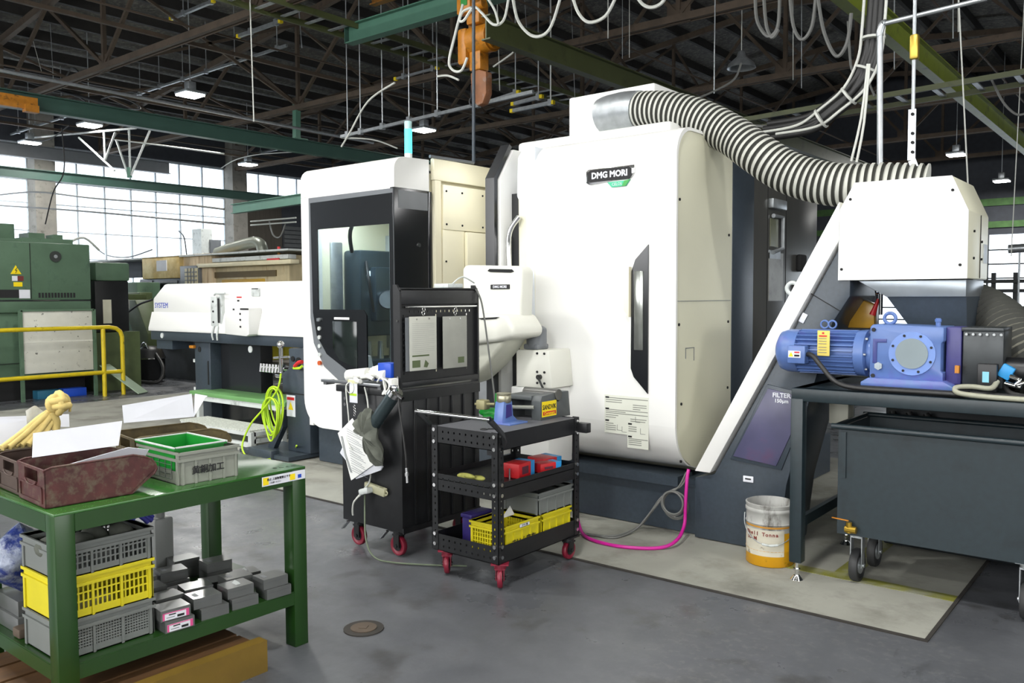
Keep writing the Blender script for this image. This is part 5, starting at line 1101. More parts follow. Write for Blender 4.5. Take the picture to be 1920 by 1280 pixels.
# stained tan machine behind the bar feeder
TM = thing('tan_machine', 'large stained tan machining center behind the bar feeder', 'machine', (-13.6, 9.3, 0))
def R4(px0, py0, px1, py1, y, d, m, nm, bev=.01, par=TM):
    y += 1.0
    a = ay(px0, py0, y); b = ay(px1, py1, y)
    return MB().box(min(a.x, b.x), max(a.x, b.x), y, y+d, ay((px0+px1)/2, py1, y).z, ay((px0+px1)/2, py0, y).z, bev).build(nm, m, par)
R4(372, 482, 545, 655, 9.2, 2.2, TANK, 'main_body')
R4(335, 476, 400, 655, 9.1, 1.5, mat('tan_side', 'c9b595', .6, var=.2, dirt='8a6a48', stretch=(3, 3, .3)), 'front_pillar')
R4(266, 481, 337, 522, 9.0, 1.2, mat('yellowed_box', 'b89a5a', .6, var=.2, dirt='e0cf9c', dscale=2, dlo=.4, dhi=.7), 'electric_box')
R4(293, 488, 312, 508, 8.98, .03, PAPER, 'box_sign', 0)
R4(262, 522, 350, 660, 9.05, 1.4, SLATE, 'grey_door'); R4(262, 526, 286, 552, 9.03, .02, BLACK, 'door_window', 0); R4(300, 526, 333, 545, 9.03, .02, BLACK, 'door_window', 0)
R4(337, 498, 372, 540, 9.0, .1, GRIM, 'grille_frame'); R4(346, 503, 370, 540, 8.98, .02, mat('grille_cream', 'cfc6a4', .5), 'grille_plate', 0)
k = MB(); a = ay(346, 503, 9.975); b = ay(370, 540, 9.975)
for i in range(1, 4): x = a.x+(b.x-a.x)*i/4; k.box(x-.015, x+.015, 9.965, 9.975, b.z, a.z)
for i in range(1, 5): z = b.z+(a.z-b.z)*i/5; k.box(a.x, b.x, 9.965, 9.975, z-.012, z+.012)
k.build('grille_bars', GREYM, TM)
R4(401, 508, 517, 519, 9.17, .05, mat('dark_slot', '5a4c2e', .6), 'slot', 0); R4(415, 523, 495, 540, 9.17, .05, mat('yellow_edge', 'b8922e', .5), 'door_recess', .02)
R4(368, 481, 540, 489, 9.12, .2, WSTEP, 'top_ledge'); R4(368, 490, 545, 498, 9.0, .2, mat('pale_ledge', 'd8cfae', .5), 'strip_light_housing')
R4(150, 478, 540, 481, 9.0, 2, WSTEP, 'roof_sheet', 0); R4(500, 484, 523, 491, 9.1, .02, REDP, 'red_lettering', 0)
R4(222, 486, 266, 520, 9.6, .3, mat('dark_corrugated', '3f444a', .6, var=.2, scale=3, stretch=(30, 1, 1)), 'dark_panel', 0)
R4(520, 470, 525, 474, 9.3, .08, GRIM, 'tower_base', 0)
a = ay(523, 478, 10.3); tw = MB().cyl(a, a+Vector((0, 0, .05)), .03, seg=10).build('stack_lamp', ORNG, TM)
MB().cyl(a+Vector((0, 0, .05)), a+Vector((0, 0, .11)), .03, seg=10).build('green_lens', GRNP, tw); MB().cyl(a+Vector((0, 0, .11)), a+Vector((0, 0, .17)), .03, seg=10).build('red_lens', REDP, tw)
MB().tube([ay(408, 474, 10.8), ay(430, 466, 10.8), ay(465, 456, 10.8), ay(480, 454, 10.8), ay(490, 460, 10.8), ay(493, 478, 10.8)], .12, smooth=6, seg=14).build('exhaust_pipe', mat('pipe_grey', '6e7268', .4, .4), TM)
GM2 = thing('green_lathe', 'green lathe headstock with a small monitor left of the bar feeder end', 'lathe', ay(240, 560, 9.5))
a, b = ay(222, 530, 9.5), ay(268, 640, 9.5); MB().box(a.x, b.x, 9.4, 9.95, 0, a.z, .03).build('body', GMAC, GM2)
a, b = ay(232, 550, 9.2), ay(262, 565, 9.2); MB().box(a.x, b.x, 9.2, 9.5, b.z-.2, a.z+.02, .02).build('top_cover', GMAC2, GM2)
# wood and clutter behind: pipes under the windows, white cabinet by the column
a, b = ay(360, 430, 15.3), ay(378, 480, 15.3); one(MB().box(a.x, b.x, 15.3, 15.7, 0, a.z), 'white_locker', WSTEP, 'tall white locker standing against the bright windows', 'locker')
a, b = ay(382, 450, 15.6), ay(395, 480, 15.6); one(MB().box(a.x, b.x, 15.6, 16, 0, a.z), 'grey_locker', GRIM, 'narrow grey locker beside the tall white one at the windows', 'locker')
for (pp, yy, m, lab) in [([(0, 385), (120, 393), (260, 405), (420, 420)], 9.8, GHOSE, 'thin pipe strung across the left windows, upper'), ([(0, 365), (70, 360), (180, 372), (330, 382), (420, 392)], 9.8, GHOSE, 'cable strung across the left windows, highest'), ([(470, 415), (555, 408)], 14, WCAB, 'pale rail in front of the dark cladding, upper'), ([(470, 422), (555, 416)], 14, WCAB, 'pale rail in front of the dark cladding, lower'), ([(505, 415), (512, 440), (525, 444), (535, 420)], 14, GHOSE, 'grey cable loop hanging at the dark cladding'), ([(335, 433), (345, 445), (350, 478)], 16, BHOSE, 'black cable curving down behind the tan machine'), ([(175, 460), (200, 478), (240, 482), (285, 468)], 14, BHOSE, 'drooping wire above the old green machine')]:
    loop_px(pp, yy, .022, 'strung_cable', m, lab, 'cable')
# storage clutter far right
for i, (px0, py0, px1, py1, yy, c_, lab) in enumerate([(1882, 575, 1925, 600, 20, '3a3d3f', 'dark goods on the far right rack, upper heap'), (1882, 612, 1925, 622, 19, '3b3a36', 'dark goods on the far right rack, lower heap'), (1905, 625, 1930, 650, 18, '5a3a24', 'brown goods at the right edge beside the waste hose')]):
    a, b = ay(px0, py0, yy), ay(px1, py1, yy); k = MB()
    for j in range(5):
        u = j/5; k.box(a.x+(b.x-a.x)*u, a.x+(b.x-a.x)*(u+.22), yy, yy+.4, b.z, b.z+(a.z-b.z)*(.5+.5*random.random()), .02)
    one(k, 'stored_goods', mat('goods_%d' % i, c_, .7, var=.3), lab, 'goods')
rk = thing('storage_rack', 'dark storage rack far behind at the right edge', 'rack', ay(1900, 600, 20.5))
k = MB(); k2 = MB()
a, b = ay(1800, 540, 20.6), ay(1990, 600, 20.6)
for py in (527, 545, 577, 603, 625): z = ay(1890, py, 20.6).z; k.box(a.x, b.x, 20.4, 21, z-.035, z+.035)
for px in (1800, 1862, 1903, 1960): x = ay(px, 600, 20.6).x; k2.box(x-.04, x+.04, 20.5, 20.6, 0, 2.1)
k.build('shelves', mat('rack_dark', '26292b', .6), rk); k2.build('uprights', MC['rack_dark'], rk)
a = ay(1912, 466, 20); one(MB().cyl(a-Vector((.2, 0, 0)), a+Vector((.35, 0, .02)), .09, seg=12).cyl(a, a-Vector((0, 0, 1.3)), .02, seg=8), 'pipe_elbow', GALV, 'grey pipe elbow before the far right windows', 'pipe')
# ================================================================== TOOL CABINET ON CASTERS
TC = thing('tool_cabinet', 'tall black steel tool cabinet on red casters with a perforated back panel', 'cabinet', (-4.1, 3.95, 0))
x0, x1, y0, y1 = -4.37, -3.80, 3.60, 4.33
MB().box(x0, x1, y0, y1, .175, 1.03, .004).build('body', BLK, TC)
k = MB()
for i in range(6): yy = y0+.10+i*.115; k.box(x1, x1+.012, yy, yy+.018, .21, 1.0, .003)
k.box(x1, x1+.008, y0, y1, 1.0, 1.06).box(x1, x1+.008, y0, y1, .17, .205)
k.build('ribbed_back', BLK, TC)
MB().box(x0-.02, x1, y0-.03, y1, 1.03, 1.075, .006).box(x0+.1, x1-.1, y0-.02, y0+.3, 1.075, 1.085).build('worktop', BLK, TC)
MB().box(-4.50, -3.92, 3.535, 3.555, 1.088, 1.108, .004).box(-4.49, -4.46, 3.55, 3.62, 1.07, 1.10).box(-3.96, -3.93, 3.55, 3.6, 1.07, 1.10).build('push_handle', mat('handle_grey', '8a8c8e', .3, .8), TC)
for y in (y0-.003, y1-.012): MB().poly([(-3.80, 1.0), (-3.80, 1.68), (-3.80-.03, 1.725), (-3.86, 1.725), (-3.86, 1.0)], 'xz', y, y+.015).build('side_upright', BLK, TC)
MB().box(-3.83, -3.80, y0+.01, y1-.01, 1.60, 1.70, .004).box(-3.86, -3.80, y0, y1-.01, 1.69, 1.705).build('top_beam', BLK, TC)
MB().box(-3.825, -3.80, y0+.01, y1-.01, 1.085, 1.12, .003).build('lower_rail', BLK, TC)
hs = []
for i in range(15): hs.append((3.70+i*.04, 1.555))
for j in range(11):
    for yy in (3.645, 3.935, 4.23): hs.append((yy, 1.53-j*.036))
h_ = [[(a-.005, b-.007), (a+.005, b-.007), (a+.005, b+.007), (a-.005, b+.007)] for a, b in hs]
MB().poly([(y0+.01, 1.10), (y1-.01, 1.10), (y1-.01, 1.61), (y0+.01, 1.61)], 'yz', -3.823, -3.82, holes=h_).build('perforated_panel', BLK, TC)
MB().cyl((-3.79, y0+.03, 1.585), (-3.79, y1-.03, 1.585), .006, seg=8).build('hanging_rod', CHROME, TC)
k = MB()
for x in (-4.33,):
    for z in (.985, .945): k.cyl((x, y0, z), (x, y0-.006, z), .012, seg=10)
for z in (1.5, 1.15): k.cyl((-3.82, y0-.004, z), (-3.82, y0-.01, z), .008, seg=8)
k.build('bolts', CHROME, TC)
for x, y in ((-4.28, 3.66), (-3.90, 3.66), (-4.28, 4.24), (-3.90, 4.24)):
    c = caster(x, y, TC, R=.066, w=.03, ax='y', wm=REDW, fm=BLK, z1=.175, hub=BLK, trail=0)
    if y < 4: MB().bar((x-.07, y-.03, .16), (x-.13, y-.03, .10), .03, .008).build('brake_pedal', STEEL, c)
# things on and around the cabinet
for (ya, yb, za, zb, m, lab, extra) in [(3.665, 3.905, 1.185, 1.525, mat('sheet_printed', 'b9bab0', .5), 'clipboard with printed sheet hanging left on the perforated panel', 1), (3.965, 4.195, 1.18, 1.52, mat('sheet_grey', '94958d', .45, var=.1), 'plain grey clipboard hanging right on the perforated panel', 0)]:
    cb_ = thing('clipboard', lab, 'clipboard', (-3.79, (ya+yb)/2, za))
    MB().box(-3.792, -3.786, ya, yb, za, zb, .002).build('board', m, cb_)
    if extra:
        MB().box(-3.801, -3.796, ya-.025, yb-.03, za-.0, zb-.005).build('rear_sheet', GRIM, cb_)
        k = MB()
        for i in range(16): k.box(-3.786, -3.7852, ya+.02, yb-.02-(.05 if i % 4 == 3 else 0), zb-.045-i*.0125, zb-.0435-i*.0125)
        k.build('print_lines', mat('faint_ink', '9a9c96', .7), cb_)
        MB().box(-3.786, -3.785, ya+.02, ya+.17, za+.088, za+.098).build('olive_bar', GMAC2, cb_)
        MB().box(-3.786, -3.785, ya+.02, ya+.09, za+.02, za+.065).poly([(ya+.12, za+.02), (ya+.15, za+.015), (ya+.165, za+.04), (ya+.135, za+.065)], 'yz', -3.786, -3.785).build('pictures', GMAC2, cb_)
    else: MB().box(-3.786, -3.785, yb-.09, yb-.03, za+.03, za+.07).build('olive_stamp', GMAC2, cb_)
    k = MB()
    for yy in (ya+.06, yb-.07): k.cyl((-3.786, yy, zb-.015), (-3.782, yy, zb-.015), .006, seg=8)
    yy = (ya+yb)/2; k.tor((-3.786, yy, zb+.02), .012, .003, 'X').tor((-3.786, yy+.005, zb+.045), .012, .003, 'X')
    k.build('ring_clip', CHROME, cb_)
SHM = mat('drawing_sheet', 'e4e5e2', .8, var=.02)
dw = thing('drawing_sheets', 'white drawing sheets hanging tilted from a chain on the cabinet end', 'paper', (-4.1, 3.5, .48))
k = MB().poly([(-4.29, .77), (-4.145, .88), (-3.92, .645), (-3.945, .61), (-4.165, .478), (-4.175, .50), (-4.235, .66)], 'xz', 3.50, 3.503)
k.build('front_sheet', SHM, dw)
MB().poly([(-4.25, .70), (-4.29, .64), (-4.18, .56), (-4.1, .6)], 'xz', 3.515, 3.518).poly([(-4.0, .66), (-3.88, .60), (-3.90, .575), (-4.13, .49), (-4.15, .51)], 'xz', 3.51, 3.52).build('back_sheets', PAPER, dw)
k = MB()
for o_ in (0, .012): k.bar((-4.255+o_, 3.498, .755), (-4.22+o_, 3.498, .64), .0035, .002, up=(0, 1, 0)).bar((-4.22+o_, 3.498, .64), (-4.165+o_, 3.498, .53), .0035, .002, up=(0, 1, 0))
for i in range(18):
    a = Vector((-4.20+i*.0028, 3.498, .81-i*.0155)); b = a+Vector((.11+.02*(i % 3), 0, -.032)); b.x = min(b.x, -3.985)
    k.bar(a, b, .002, .0008, up=(0, 1, 0))
k.build('print', GRIM, dw)
one(MB().tor((-4.145, 3.52, .90), .008, .002, 'Y').tor((-4.142, 3.52, .918), .008, .002, 'Y').tor((-4.145, 3.52, .936), .008, .002, 'Y').tor((-4.147, 3.52, .955), .008, .002, 'Y'), 'key_chain', CHROME, 'short chain holding the drawing sheets to the cabinet', 'chain')
tgc = thing('tag_card', 'white and yellow printed tag hanging from the cabinet handle', 'tag', (-4.16, 3.53, .975))
MB().box(-4.20, -4.125, 3.526, 3.53, .975, 1.125, .001).build('card', PAPER, tgc); MB().box(-4.196, -4.13, 3.524, 3.5265, 1.02, 1.035).build('yellow_band', LIME, tgc)
MB().box(-4.21, -4.11, 3.522, 3.53, 1.10, 1.12).build('tape', mat('tape_beige', 'c9c9a0', .5), tgc)
gg = thing('grease_gun', 'dark grease gun cylinder with chrome head lying against the cabinet end', 'grease gun', (-3.85, 3.52, .84))
a = Vector((-3.76, 3.50, 1.055)); b = Vector((-3.94, 3.50, .86))
MB().cyl(a, b, .042, seg=24).cyl(a.lerp(b, .8), a.lerp(b, .83), .044, seg=24).build('cylinder', mat('gun_grey', '3b474a', .3, .4), gg)
MB().cyl(a+(a-b).normalized()*.035, a, .045, seg=16).box(a.x-.02, a.x+.03, 3.48, 3.52, a.z+.02, a.z+.06, .008).cyl((-3.75, 3.49, 1.08), (-3.67, 3.49, 1.04), .012, seg=10).box(-3.86, -3.78, 3.5, 3.52, 1.0, 1.03, rot=(0, -.8, 0)).build('head', CHROME, gg)
MB().tube([(-3.70, 3.49, 1.04), (-3.695, 3.48, 1.0), (-3.665, 3.48, .85), (-3.64, 3.48, .70), (-3.635, 3.48, .62)], .006, smooth=6).build('flexible_hose', BHOSE, gg)
MB().cyl((-3.635, 3.48, .63), (-3.628, 3.48, .54), .009, seg=10).cyl((-3.633, 3.48, .60), (-3.631, 3.48, .58), .013, seg=10).build('nozzle', CHROME, gg)
def clothmesh(outline, y, amp, depth, nm_seed=0, pl='xz'):
    """soft hanging cloth: outline filled as a pillow with folds"""
    cx = sum(p[0] for p in outline)/len(outline); cz = sum(p[1] for p in outline)/len(outline)
    P = crom([Vector((p[0], 0, p[1])) for p in outline], 5, True); n = len(P); t = MB(); bm = bmesh.new(); R = []
    rnd = random.Random(nm_seed)
    for side in (1, -1):
        for j in range(1, 6):
            f = j/6; R.append([])
            for i, p in enumerate(P):
                q = Vector((cx, 0, cz)).lerp(p, f if side == 1 else 1-f+1/6)
                ff = f if side == 1 else 1-f+1/6
                yy = -side*depth*math.sqrt(max(0, 1-ff*ff))+amp*math.sin(i*1.1+nm_seed)*ff*(1 if side == 1 else .5)
                R[-1].append(bm.verts.new((q.x, y+yy, q.z)))
        if side == 1: R.append([bm.verts.new((p.x, y+amp*math.sin(i*1.1+nm_seed)*.7, p.z)) for i, p in enumerate(P)])
    for A, B_ in zip(R, R[1:]):
        for i in range(n): bm.faces.new((A[i], A[(i+1) % n], B_[(i+1) % n], B_[i]))
    bm.faces.new(R[0][::-1]); bm.faces.new(R[-1]); bmesh.ops.recalc_face_normals(bm, faces=bm.faces)
    return t.merge(bm)
one(clothmesh([(-4.01, .94), (-3.95, .96), (-3.91, .87), (-3.87, .74), (-3.83, .64), (-3.89, .61), (-3.95, .66), (-3.975, .78), (-4.05, .80), (-4.09, .84), (-4.07, .89)], 3.475, .022, .05, 2), 'work_rag', GRAG, 'dirty grey olive rag tucked under the grease gun', 'rag')
one(MB().box(-4.06, -3.94, 3.60, 3.70, 1.12, 1.125).box(-3.99, -3.87, 3.58, 3.68, 1.145, 1.235, .006), 'blue_box', BLUEP, 'small bright blue box on the cabinet top', 'box')
gl = MB(); 
def glove(k, base, d, up, L=.2, sc=1, m4=None):
    d = Vector(d).normalized(); up = Vector(up).normalized(); s = d.cross(up).normalized(); b = Vector(base)
    k.tube([b-d*.09*sc, b-d*.03*sc, b+d*.05*sc], .032*sc, seg=10, smooth=2)
    k.sph(b, .045*sc, (1, 1, .55))
    for i, (o, l) in enumerate(((-.032, .085), (-.011, .10), (.011, .095), (.032, .075))):
        k.tube([b+s*o*sc+d*.03*sc, b+s*o*1.2*sc+d*(.04+l*.5)*sc+up*.006*(i % 2), b+s*o*1.4*sc+d*(.04+l)*sc-up*.012], .0105*sc, smooth=2, seg=8)
    k.tube([b+s*.035*sc-d*.01*sc, b+s*.065*sc+d*.02*sc, b+s*.075*sc+d*.055*sc], .012*sc, smooth=2, seg=8)
    return k
one(glove(MB(), (-4.17, 3.60, 1.15), (1, .1, .12), (0, -.5, 1), sc=1.25), 'work_glove', WGLOVE, 'white knitted work glove lying on the cabinet top', 'glove')
one(glove(MB(), (-4.02, 3.62, 1.165), (-1, .25, .08), (0, -.5, 1), sc=1.2), 'work_glove', WGLOVE, 'second white glove bunched against the blue box on the cabinet', 'glove')
one(MB().tube([(-3.96, 3.55, 1.12), (-3.90, 3.53, 1.15), (-3.86, 3.53, 1.10), (-3.88, 3.52, 1.05), (-3.83, 3.52, 1.08), (-3.82, 3.52, 1.12), (-3.87, 3.52, 1.14), (-3.85, 3.52, 1.05)], .006, smooth=5).box(-3.83, -3.80, 3.52, 3.58, 1.07, 1.15, .003), 'white_cord_bundle', WGLOVE, 'bundle of white cord hooked at the cabinet corner above the grease gun', 'cord')
ps = thing('power_strip', 'beige power strip with a white plug on the cabinet end', 'power strip', (-4.02, 3.58, .41))
MB().box(-4.12, -3.93, 3.565, 3.598, .40, .455, .008, rot=(0, .12, 0)).tor((-3.925, 3.58, .415), .012, .004, 'Y').build('strip', mat('strip_beige', 'b9b797', .5), ps)
MB().box(-4.12, -4.03, 3.515, 3.57, .395, .435, .012, rot=(0, -.3, 0)).build('plug', WSTEP, ps)
MB().tube([(-4.10, 3.54, .40), (-4.16, 3.52, .34), (-4.19, 3.53, .28), (-4.20, 3.54, .24)], .006, smooth=4).build('plug_cord', WCAB, ps)
MB().tube([(-4.08, 3.55, 1.08), (-4.06, 3.56, .95), (-4.07, 3.565, .7), (-4.06, 3.57, .5), (-4.10, 3.55, .42), (-4.15, 3.53, .36)], .0055, smooth=5).build('supply_cord', WCAB, ps)
MB().tube([(-4.10, 3.56, .44), (-4.095, 3.55, .3), (-4.03, 3.5, .12), (-3.93, 3.48, .03), (-3.8, 3.52, .012), (-3.6, 3.62, .012), (-3.4, 3.75, .012)], .0055, smooth=6).build('floor_cord', mat('cord_grey_green', '5f6a55', .5), ps)
MB().tube([(-4.20, 3.52, 1.10), (-4.215, 3.51, 1.06), (-4.19, 3.51, .85), (-4.20, 3.50, .74), (-4.14, 3.49, .68)], .004, smooth=5).tor((-4.185, 3.52, 1.07), .035, .003, 'Y').build('thin_cord', WCAB, ps)
one(MB().tube([(-3.80, 4.30, 1.70), (-3.77, 4.33, 1.6), (-3.74, 4.36, 1.3), (-3.71, 4.38, 1.0), (-3.70, 4.38, .93)], .006, smooth=6), 'air_line', GHOSE, 'thin grey line running down from the cabinet top behind the trolley', 'cable')
one(MB().box(-3.95, -3.82, 4.05, 4.2, 1.706, 1.735, .006).tube([(-3.85, 4.12, 1.73), (-3.83, 4.2, 1.78), (-3.81, 4.3, 1.74)], .005, smooth=4), 'white_adapter', WSTEP, 'white power adapter lying on top of the cabinet back panel', 'adapter')

# ================================================================== BLACK TROLLEY
TR = thing('tool_trolley', 'black three-tier perforated steel trolley on red casters', 'trolley', (-3.23, 3.94, 0))
X0, X1, Y0, Y1 = -3.49, -2.975, 3.545, 4.335
def angle_post(x, y, sx_, sy_):
    k = MB(); w_ = .048; t_ = .003; zz = [(.155, .895)]
    hx = []; z = .19
    while z < .88:
        hx.append(z); z += .04
    xa, xb2 = (x, x+sx_*w_); ya, yb2 = (y, y+sy_*w_)
    def H(u0, u1, z): c = (u0+u1)/2+ .004*(1 if u1 > u0 else -1); return [(c-.0045, z-.006), (c+.0045, z-.006), (c+.0045, z+.006), (c-.0045, z+.006)]
    k.poly([(min(xa, xb2), .155), (max(xa, xb2), .155), (max(xa, xb2), .895), (min(xa, xb2), .895)], 'xz', y, y+sy_*t_, holes=[H(xa, xb2, z) for z in hx])
    k.poly([(min(ya, yb2), .155), (max(ya, yb2), .155), (max(ya, yb2), .895), (min(ya, yb2), .895)], 'yz', x, x+sx_*t_, holes=[H(ya, yb2, z) for z in hx])
    p_ = k.build('corner_post', BLK, TR)
    b_ = MB()
    for z in (.87, .80, .60, .54, .25, .19):
        b_.cyl((x+sx_*.026, y, z), (x+sx_*.026, y-sy_*.008, z), .011, seg=10); b_.cyl((x, y+sy_*.026, z), (x-sx_*.008, y+sy_*.026, z), .011, seg=10)
    b_.build('bolts', CHROME, p_)
for x, sx_ in ((X0, 1), (X1, -1)):
    for y, sy_ in ((Y0, 1), (Y1, -1)): angle_post(x, y, sx_, sy_)
def tray(zb, hgt, top=False, fl=0):
    k = MB(); i_ = .004
    k.box(X0+i_, X1-i_, Y0+i_, Y1-i_, zb+fl, zb+fl+.004)
    zt = zb+hgt
    hx = [[(x-.005, z-.006), (x+.005, z-.006), (x+.005, z+.006), (x-.005, z+.006)] for x in [X0+.09+.045*j for j in range(9)] for z in (zb+.03, zb+hgt-.03)]
    hy = [[(y-.005, z-.006), (y+.005, z-.006), (y+.005, z+.006), (y-.005, z+.006)] for y in [] for z in ()]
    rx = [(X0+i_, zb), (X1-i_, zb), (X1-i_, zt), (X0+i_, zt)]; ry = [(Y0+i_, zb), (Y1-i_, zb), (Y1-i_, zt), (Y0+i_, zt)]
    k.poly(rx, 'xz', Y0+i_, Y0+i_+.003, holes=hx).poly(rx, 'xz', Y1-i_-.003, Y1-i_)
    k.poly(ry, 'yz', X0+i_, X0+i_+.003).poly(ry, 'yz', X1-i_-.003, X1-i_)
    return k
k = tray(.79, .10, True); k.build('top_tray', BLK, TR); MB().box(X0+.01, X1-.01, Y0+.01, Y1-.01, .872, .886).build('grey_mat', mat('mat_grey', '5a5b60', .6), TR)
tray(.51, .10, fl=.065).build('middle_tray', BLK, TR); tray(.15, .10).build('bottom_tray', BLK, TR)
hb = MB().cyl((-3.51, 3.44, .985), (-2.94, 3.44, .985), .011, seg=12).build('push_bar', CHROME, TR)
for x in (-3.50, -2.95): MB().poly([(3.43, .97), (3.43, 1.0), (3.45, 1.0), (3.565, .90), (3.59, .84), (3.565, .80), (3.548, .88)], 'yz', x-.004, x+.004, bev=.001).build('bar_bracket', BLK, TR)
MB().box(X1-.01, X1+.07, Y1-.02, Y1+.03, .80, .86, .004).build('side_hook_box', BLK, TR)
for x, y, ax_ in ((-3.42, 3.60, 'x'), (-3.01, 3.60, 'x'), (-3.42, 4.27, 'y'), (-3.01, 4.27, 'x')):
    c = caster(x, y, TR, R=.058, w=.028, ax=ax_, wm=REDW, fm=REDW if y < 4 else BLK, z1=.152, hub=BLK, turn=R_(36) if y < 4 else 0)
# on the trolley top
sv = thing('tool_clamp_box', 'grey tool clamping stand with yellow label on the trolley top', 'tool holder', (-3.2, 4.3, .885))
MB().poly([(4.10, .885), (4.10, 1.005), (4.12, 1.035), (4.245, 1.045), (4.26, 1.0), (4.285, .985), (4.31, 1.0), (4.33, 1.045), (4.40, 1.045), (4.42, .885)], 'yz', -3.17, -3.10, bev=.004).build('front_plate', mat('clamp_grey', '4b4f50', .45), sv)
MB().box(-3.36, -3.17, 4.10, 4.42, 1.005, 1.035, .004).box(-3.36, -3.34, 4.10, 4.42, .885, 1.01, .004).box(-3.34, -3.17, 4.25, 4.42, .885, 1.0, .002).build('housing', MC['clamp_grey'], sv)
MB().cyl((-3.36, 4.285, 1.03), (-3.095, 4.285, 1.03), .035, seg=20).build('cradle', GREYM, sv)
lbl = MB().box(-3.10, -3.0985, 4.115, 4.265, .905, 1.0).build('yellow_label', YLAB, sv)
MB().box(-3.0985, -3.0975, 4.125, 4.258, .915, .937).build('red_strip', REDP, lbl)
text('label_lettering', 'SANDVIK', (-3.0975, 4.19, .963), .042, INK, lbl, face='+x', bold=.0005, sx=.8)
text('label_lettering', 'Coromant', (-3.0972, 4.19, .925), .026, YLAB, lbl, face='+x', bold=.0004)
bh = thing('blue_tool_fixture', 'blue cast tool holder fixture with metal ring on the trolley top', 'fixture', (-3.22, 3.9, .885))
MB().poly([(3.84, .885), (3.84, .895), (3.86, 1.02), (3.94, 1.02), (3.95, .93), (3.99, .90), (4.0, .885)], 'yz', -3.26, -3.19, bev=.008).box(-3.27, -3.12, 3.83, 4.0, .884, .896, .003).build('cast_body', BLUEM, bh)
MB().poly([(3.875, .92), (3.88, 1.0), (3.925, 1.0), (3.93, .93)], 'yz', -3.19, -3.186).build('recess', PURP, bh)
MB().lathe([(0, 1.01), (.04, 1.01), (.045, 1.02), (.045, 1.05), (.042, 1.055), (.045, 1.06), (.045, 1.068), (.03, 1.07), (0, 1.07)], (-3.225, 3.90, 0), 'Z', 24).build('metal_ring', mat('ring_tan', 'a9a58f', .35, .8), bh)
MB().cyl((-3.27, 3.87, 1.0), (-3.42, 3.86, .99), .008, seg=8).box(-3.40, -3.33, 3.84, 3.9, .96, 1.02, .01).build('side_lever', mat('lever_olive', '8f8a66', .5, .3), bh)
one(MB().sph((-3.40, 3.99, .925), .05, (1.8, 1.3, .6)).cyl((-3.40, 4.05, .92), (-3.40, 4.05, 1.04), .022, .015, seg=12).sph((-3.36, 3.93, .91), .035, (1.5, 1, .6)), 'spray_bottle', GRNP, 'translucent green bottle lying behind the fixture on the trolley', 'bottle')
one(MB().box(-3.36, -3.30, 4.03, 4.05, .886, .98, .004).cyl((-3.33, 4.04, .96), (-3.15, 4.10, .965), .012, seg=10), 'clear_gauge', mat('gauge_clear', '8b8d84', .2), 'small grey gauge block between the fixture and the grey stand', 'gauge')
one(MB().tor((-3.15, 3.63, .889), .02, .004, 'Z').bar((-3.14, 3.65, .889), (-3.08, 3.70, .889), .008, .008), 'small_wrench', BLK, 'small black wrench on the grey trolley mat', 'wrench')
# middle tray
for (x, y, w_, d_, h__, rz, lab) in [(-3.11, 3.90, .11, .17, .085, .1, 'larger red and blue carton on the middle trolley tray'), (-3.06, 4.11, .08, .16, .055, -.25, 'nearer flat red carton with blue end on the middle tray'), (-3.16, 4.22, .14, .16, .062, -.15, 'farther red and blue carton at the back of the middle tray')]:
    c = thing('tool_carton', lab, 'carton'); MB().box(-w_/2, w_/2, -d_/2, d_/2, 0, h__, .002).build('carton', REDP, c)
    MB().box(-w_/2-.001, w_/2+.001, d_/2-.04, d_/2+.001, .001, h__+.001).build('blue_end', BLUP, c)
    MB().box(w_/2, w_/2+.0015, -d_*.3, d_*.1, .02, h__-.02).build('print', mat('dark_print', '5a2b3a', .5), c)
    c.location = (x, y, .581); c.rotation_euler = (0, 0, rz)
one(MB().sph((-3.28, 3.62, .60), .035, (2, .8, .6)).sph((-3.2, 3.64, .598), .028, (1.6, .8, .6)).sph((-3.24, 3.60, .61), .02, (2.2, .7, .6)), 'olive_gloves', mat('olive_cloth', '9a9a4e', .9, var=.3, scale=25), 'crumpled olive yellow glove on the front edge of the middle tray', 'glove')
k = MB()
for i in range(7): k.cyl((-3.10-.02*(i % 3), 3.68+.02*i, .58), (-3.10-.02*(i % 3), 3.68+.02*i, .64+.012*(i % 3)), .006, seg=6)
one(k, 'drill_rack', STEEL, 'row of thin steel drills standing left of the red cartons', 'drills')
# bottom tray crates
def place(o, loc, rz=0): o.location = loc; o.rotation_euler = (0, 0, rz); return o
c = crate(.27, .33, .17, YEL, None, ends=(12, 4)); o = c.build('yellow_crate', YEL, None); tag(o, 'yellow crate with handwritten lettering on the lowest trolley tray, nearest', 'crate'); place(o, (-3.13, 3.79, .155+.02))
WL[o] = Vector((-3.13, 3.79, .175))
def on_face(o, s, y, z, size, m, x, nm='lettering', **kw):
    q = text(nm, s, (x, y, z), size, m, None, face='+x', **kw); q.parent = o; q.matrix_parent_inverse = Matrix.Identity(4); return q
on_face(o, 'まいん座布', .01, .06, .045, INK, .1345, bold=.0008)
q = MB().box(.1355, .137, -.03, .06, .138, .16).build('paper_label', PAPER, None); q.location = (0, 0, 0); q.parent = o
for v in q.data.vertices: v.co += Vector((.13625, .015, .138))
on_face(q, 'クサリ類', .015, .149, .014, INK, .1378)
c = crate(.27, .30, .17, YEL, None); o = c.build('yellow_crate', YEL, None); tag(o, 'second yellow crate on the lowest trolley tray, under the grey one', 'crate'); place(o, (-3.13, 4.13, .175))
c = crate(.28, .36, .13, GRYP2, None); o = c.build('grey_crate', GRYP2, None); tag(o, 'grey crate stacked on the rear yellow crate of the trolley', 'crate'); place(o, (-3.135, 4.12, .348))
